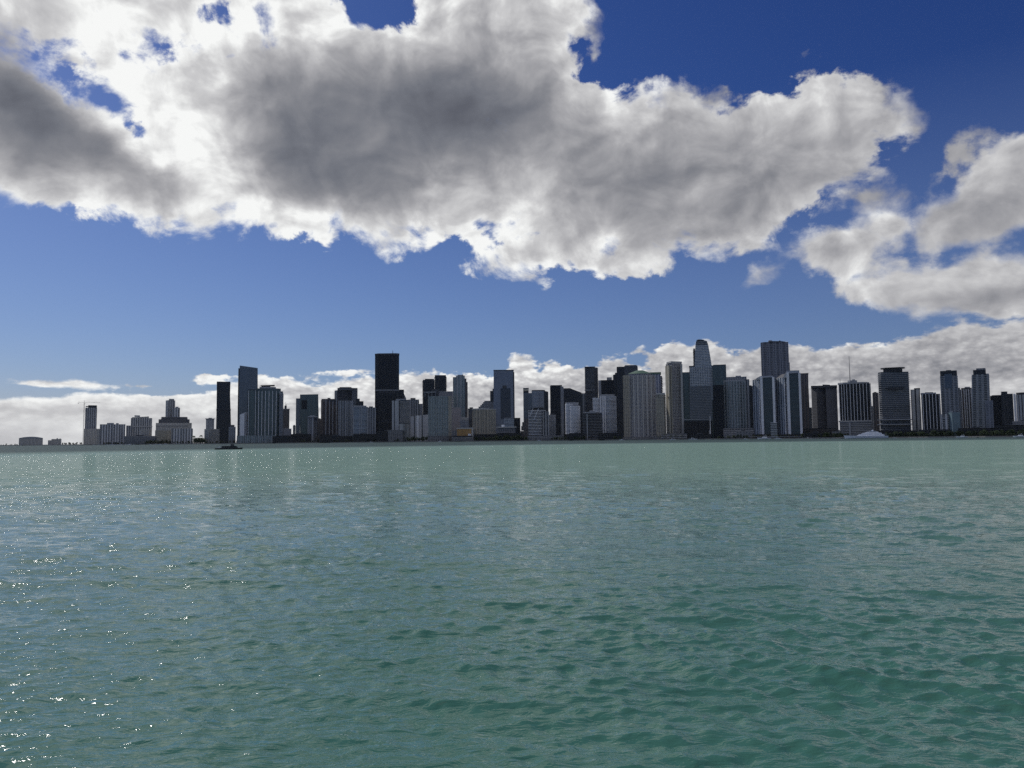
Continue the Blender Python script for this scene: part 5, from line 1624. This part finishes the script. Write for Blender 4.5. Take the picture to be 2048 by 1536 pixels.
def hull_mesh(L, B, H, sheer=.35, draft=.5, n=16, rake=.12, full=.55):
    """closed hull, bow at +x"""
    v, f = [], []
    for i in range(n + 1):
        t = i / n
        x = -L / 2 + L * t
        b = B / 2 * (1 - max(0, (t - full) / (1 - full)) ** 2.2) * (1 if t > .06 else .93)
        b = max(b, .02)
        z = H * (1 + sheer * max(0, t - .35) ** 1.6)
        xr = x + rake * L * max(0, t - .7)
        v += [(xr, -b, z), (x, -b * .86, .25 * H), (x - .02 * L * t, -b * .5, -draft), (x - .02 * L * t, b * .5, -draft), (x, b * .86, .25 * H), (xr, b, z)]
    for i in range(n):
        k = i * 6
        for j in range(5):
            f.append((k + j, k + 6 + j, k + 7 + j, k + j + 1))
        f.append((k + 5, k + 11, k + 6, k))
    f.append((0, 1, 2, 3, 4, 5))
    k = n * 6
    f.append((k + 5, k + 4, k + 3, k + 2, k + 1, k))
    return v, f


def deck_house(x0, x1, b, z0, z1, rf=.5, rb=.2, n=5, taper=.85):
    """a cabin with raked front and back"""
    h = z1 - z0
    v = [(x0, -b, z0), (x1, -b * .9, z0), (x1, b * .9, z0), (x0, b, z0),
         (x0 + rb * h, -b * taper, z1), (x1 - rf * h, -b * taper * .85, z1), (x1 - rf * h, b * taper * .85, z1), (x0 + rb * h, b * taper, z1)]
    f = [(0, 1, 5, 4), (1, 2, 6, 5), (2, 3, 7, 6), (3, 0, 4, 7), (4, 5, 6, 7), (3, 2, 1, 0)]
    return v, f


def cuboid(x0, x1, y0, y1, z0, z1):
    v = [(x, y, z) for z in (z0, z1) for (x, y) in ((x0, y0), (x1, y0), (x1, y1), (x0, y1))]
    return v, [(0, 1, 5, 4), (1, 2, 6, 5), (2, 3, 7, 6), (3, 0, 4, 7), (4, 5, 6, 7), (3, 2, 1, 0)]


def join(*vfs):
    V_, F_ = [], []
    for v, f in vfs:
        k = len(V_)
        V_ += list(v)
        F_ += [tuple(i + k for i in q) for q in f]
    return V_, F_


def put(name, vf, m_, root):
    o = mesh_obj(name, vf[0], vf[1], m_, None, root)
    owner = {'cabin_window': 'cabin', 'windscreen': 'cabin', 'hull_window': 'hull', 'main_deck_window': 'main_deck', 'bridge_window': 'bridge_deck', 'canopy_post': 'canopy',
             'rub_rail': 'hull', 'swim_platform': 'hull'}.get(name)
    if owner:
        for c in root.children:
            if c.name.split('.')[0] == owner:
                o.parent = c
                break
    return o


gel = plain('white_gelcoat', (.74, .77, .84), .35, var=.04)
hullm = plain('navy_hull_paint', (.022, .028, .035), .35)
winm = plain('dark_boat_glass', (.01, .012, .016), .12, var=.02)
canvas_ = plain('grey_canvas', (.22, .23, .24), .8)

# tour boat on the open water
D = 532
r = boat_root('tour_boat', 458, D, 'dark two deck tour boat crossing the open water below the dark waisted tower', 'boat', 1)
r.scale = (1, 1, .76)
put('hull', hull_mesh(16.6, 5.0, 1.25, .25, .5, rake=.05, full=.7), hullm, r)
put('swim_platform', cuboid(-8.9, -8.1, -2, 2, .1, .45), hullm, r)
put('rub_rail', cuboid(-8.0, 6.5, -2.62, -2.5, 1.05, 1.25), canvas_, r)
put('cabin', deck_house(-4.6, 5.6, 2.1, 1.25, 2.75, .5, .1), hullm, r)
put('cabin_window', cuboid(-4.0, 4.2, -2.14, -2.06, 1.75, 2.35), winm, r)
put('upper_deck', cuboid(-5.4, 4.6, -2.3, 2.3, 2.75, 2.92), canvas_, r)
rail = [cuboid(-5.3 + i * 1.2, -5.22 + i * 1.2, -2.25, -2.17, 2.92, 3.75) for i in range(9)] + [cuboid(-5.3, 4.4, -2.25, -2.17, 3.7, 3.78)]
put('railing', join(*rail), canvas_, r)
put('wheelhouse', deck_house(1.0, 3.4, 1.4, 2.92, 4.4, .35, .1), hullm, r)
put('canopy', cuboid(-4.8, 3.8, -2.0, 2.0, 4.4, 4.52), canvas_, r)
for px_ in (-4.6, -1.8, .9):
    put('canopy_post', cuboid(px_, px_ + .1, -1.95, -1.85, 2.92, 4.4), canvas_, r)
put('windscreen', ([(-5.4, -2.2, 2.3), (-4.6, -2.2, 4.0), (-4.6, 2.2, 4.0), (-5.4, 2.2, 2.3), (-5.6, -2.2, 2.3), (-4.8, -2.2, 4.0), (-4.8, 2.2, 4.0), (-5.6, 2.2, 2.3)],
                   [(0, 1, 2, 3), (7, 6, 5, 4), (0, 4, 5, 1), (1, 5, 6, 2), (2, 6, 7, 3), (3, 7, 4, 0)]), gel, r)
put('stern_stair', ([(-7.6, -2.0, .5), (-5.6, -2.0, 2.7), (-5.2, -2.0, 2.7), (-7.2, -2.0, .5), (-7.6, -1.2, .5), (-5.6, -1.2, 2.7), (-5.2, -1.2, 2.7), (-7.2, -1.2, .5)],
                    [(0, 1, 2, 3), (7, 6, 5, 4), (0, 4, 5, 1), (1, 5, 6, 2), (2, 6, 7, 3), (3, 7, 4, 0)]), gel, r)
put('mast', join(cuboid(.6, .75, -.08, .08, 4.5, 6.3), cuboid(.2, 1.1, -.05, .05, 5.6, 5.7)), canvas_, r)

# the big yacht
D = shore(1735) - 22
r = boat_root('yacht', 1733, D, 'large white motor yacht moored before the black tower with white ribs', 'yacht', -1)
L = 74
put('hull', hull_mesh(L, 13, 4.6, .55, 1.0, 20, .07, .55), gel, r)
put('hull_window', cuboid(-14, 10, -6.35, -6.2, 2.6, 3.1), winm, r)
put('main_deck', deck_house(-31, 17, 5.8, 4.6, 7.6, 1.6, .3), gel, r)
put('main_deck_window', cuboid(-25, 11, -5.9, -5.5, 5.5, 6.6), winm, r)
put('bridge_deck', deck_house(-27, 10, 5.0, 7.6, 10.3, 1.8, .5), gel, r)
put('bridge_window', cuboid(-20, 4, -5.1, -4.6, 8.5, 9.5), winm, r)
put('sun_deck', deck_house(-22, 3, 4.0, 10.3, 12.4, 2.4, .9), gel, r)
put('hard_top', cuboid(-17, -3, -3.6, 3.6, 13.3, 13.7), gel, r)
put('radar_arch', deck_house(-13, -7, 1.6, 12.3, 16.0, .9, .3), gel, r)
put('aft_deck', cuboid(-35, -28, -5.6, 5.6, 7.4, 7.7), gel, r)


def small_boat(x, D, L, label, heading=1, group=None, hm=None):
    r = boat_root('motorboat', x, D, label, 'boat', heading, group)
    put('hull', hull_mesh(L, L * .28, L * .11, .4, .3, 10, .08, .5), hm or gelw, r)
    put('cabin', deck_house(-L * .22, L * .2, L * .11, L * .11, L * .2, .9, .2), gelw, r)
    put('windscreen', cuboid(-L * .12, L * .1, -L * .112, -L * .10, L * .135, L * .175), winm, r)
    put('hard_top', cuboid(-L * .2, L * .08, -L * .11, L * .11, L * .27, L * .285), gelw, r)
    put('mast', cuboid(-L * .1, -L * .09, -.05, .05, L * .2, L * .36), gelw, r)
    return r


gelw = plain('bright_white_gelcoat', (.72, .74, .76), .3, var=.03)
small_boat(1789.5, 1450, 7, 'tiny bright white boat just right of the large white yacht', 1)
small_boat(1925, shore(1925) - 30, 17, 'white motorboat before the short pale teal glass block', -1)
small_boat(2041, shore(2041) - 18, 19, 'white motorboat at the right edge of the waterfront', -1)
small_boat(1491, shore(1491) - 26, 9, 'little white boat below the podium of the many ribbed condominium', 1)
small_boat(1529, shore(1529) - 20, 26, 'long grey white motorboat moored below the left matching white piered tower', -1)
small_boat(1345, shore(1345) - 16, 13, 'white boat moored below the tall beige tower', 1)
small_boat(1386, shore(1386) - 18, 18, 'grey white boat moored left of the white leaning mast', 1)
small_boat(1243, shore(1243) - 15, 12, 'white boat moored at the left foot of the broad curved condominium', -1)
small_boat(1617, shore(1617) - 16, 12, 'small white boat moored before the dark trees right of the grey brown slab', 1)
small_boat(1556, shore(1556) - 24, 14, 'white boat moored below the right matching white piered tower', 1)
small_boat(742, shore(742) - 18, 11, 'small grey boat at the quay left of the tallest black blue skyscraper', 1)
small_boat(880, shore(880) - 15, 12, 'small white boat below the green grid tower', -1)
small_boat(1078, shore(1078) - 14, 11, 'small white boat below the building with slanting braces', 1)
for k, x in enumerate((188, 197, 214, 222, 230, 236, 243, 251.5, 259, 268, 300, 312, 320, 331)):
    small_boat(x, shore(x) - 90 - 37 * ((k * 7) % 5), (8, 10, 9, 13, 7)[k % 5], 'small white boat anchored in the row off the left waterfront', 1 if k % 2 else -1, 'small boats off the left waterfront')


def dock(x0, x1, off, label):
    xm = (x0 + x1) / 2
    D = shore(xm) - off
    a = ray(xm, 880)[0]
    o = bpy.data.objects.new('dock', None)
    COL.objects.link(o)
    o.location = (D * math.sin(a), D * math.cos(a), 0)
    o.rotation_euler = (0, 0, -a)
    tag(o, label, 'dock')
    w = (x1 - x0) * D / F
    put('deck', cuboid(-w / 2, w / 2, -1.5, 1.5, .9, 1.4), pale, o)
    n = max(3, int(w / 9))
    for i in range(min(n, 24)):
        u_ = -w / 2 + w * (i + .5) / min(n, 24)
        put('piling', cuboid(u_ - .2, u_ + .2, -1.75, -1.45, -1, 2.6), BARK, o)


dock(1840, 1986, 14, 'long pale dock along the water below the towers at the right')
dock(1600, 1690, 12, 'pale dock left of the large white yacht')
dock(1412, 1440, 10, 'short dock at the foot of the sail shaped skyscraper')
dock(905, 946, 8, 'pale dock below the low orange building')
dock(700, 760, 10, 'grey dock left of the tallest black blue skyscraper')


# ------------------------------------------------------------------ the air between the boat and the city
hm_ = bpy.data.materials.new('haze_air')
hm_.use_nodes = True
N = NT(hm_.node_tree)
pvn = N.n('ShaderNodeVolumePrincipled', {'Color': (.80, .88, 1.0, 1), 'Density': 0.000007, 'Anisotropy': 0.0})
N.n('ShaderNodeOutputMaterial', {'Volume': pvn.outputs[0]})
S_ = 12600
vv = [(x, y, z) for z in (-3.0, 345.0) for (x, y) in ((-S_, -S_), (S_, -S_), (S_, S_), (-S_, S_))]
hz = mesh_obj('haze', vv, [(0, 1, 5, 4), (1, 2, 6, 5), (2, 3, 7, 6), (3, 0, 4, 7), (4, 5, 6, 7), (3, 2, 1, 0)], hm_)
tag(hz, kind='stuff')
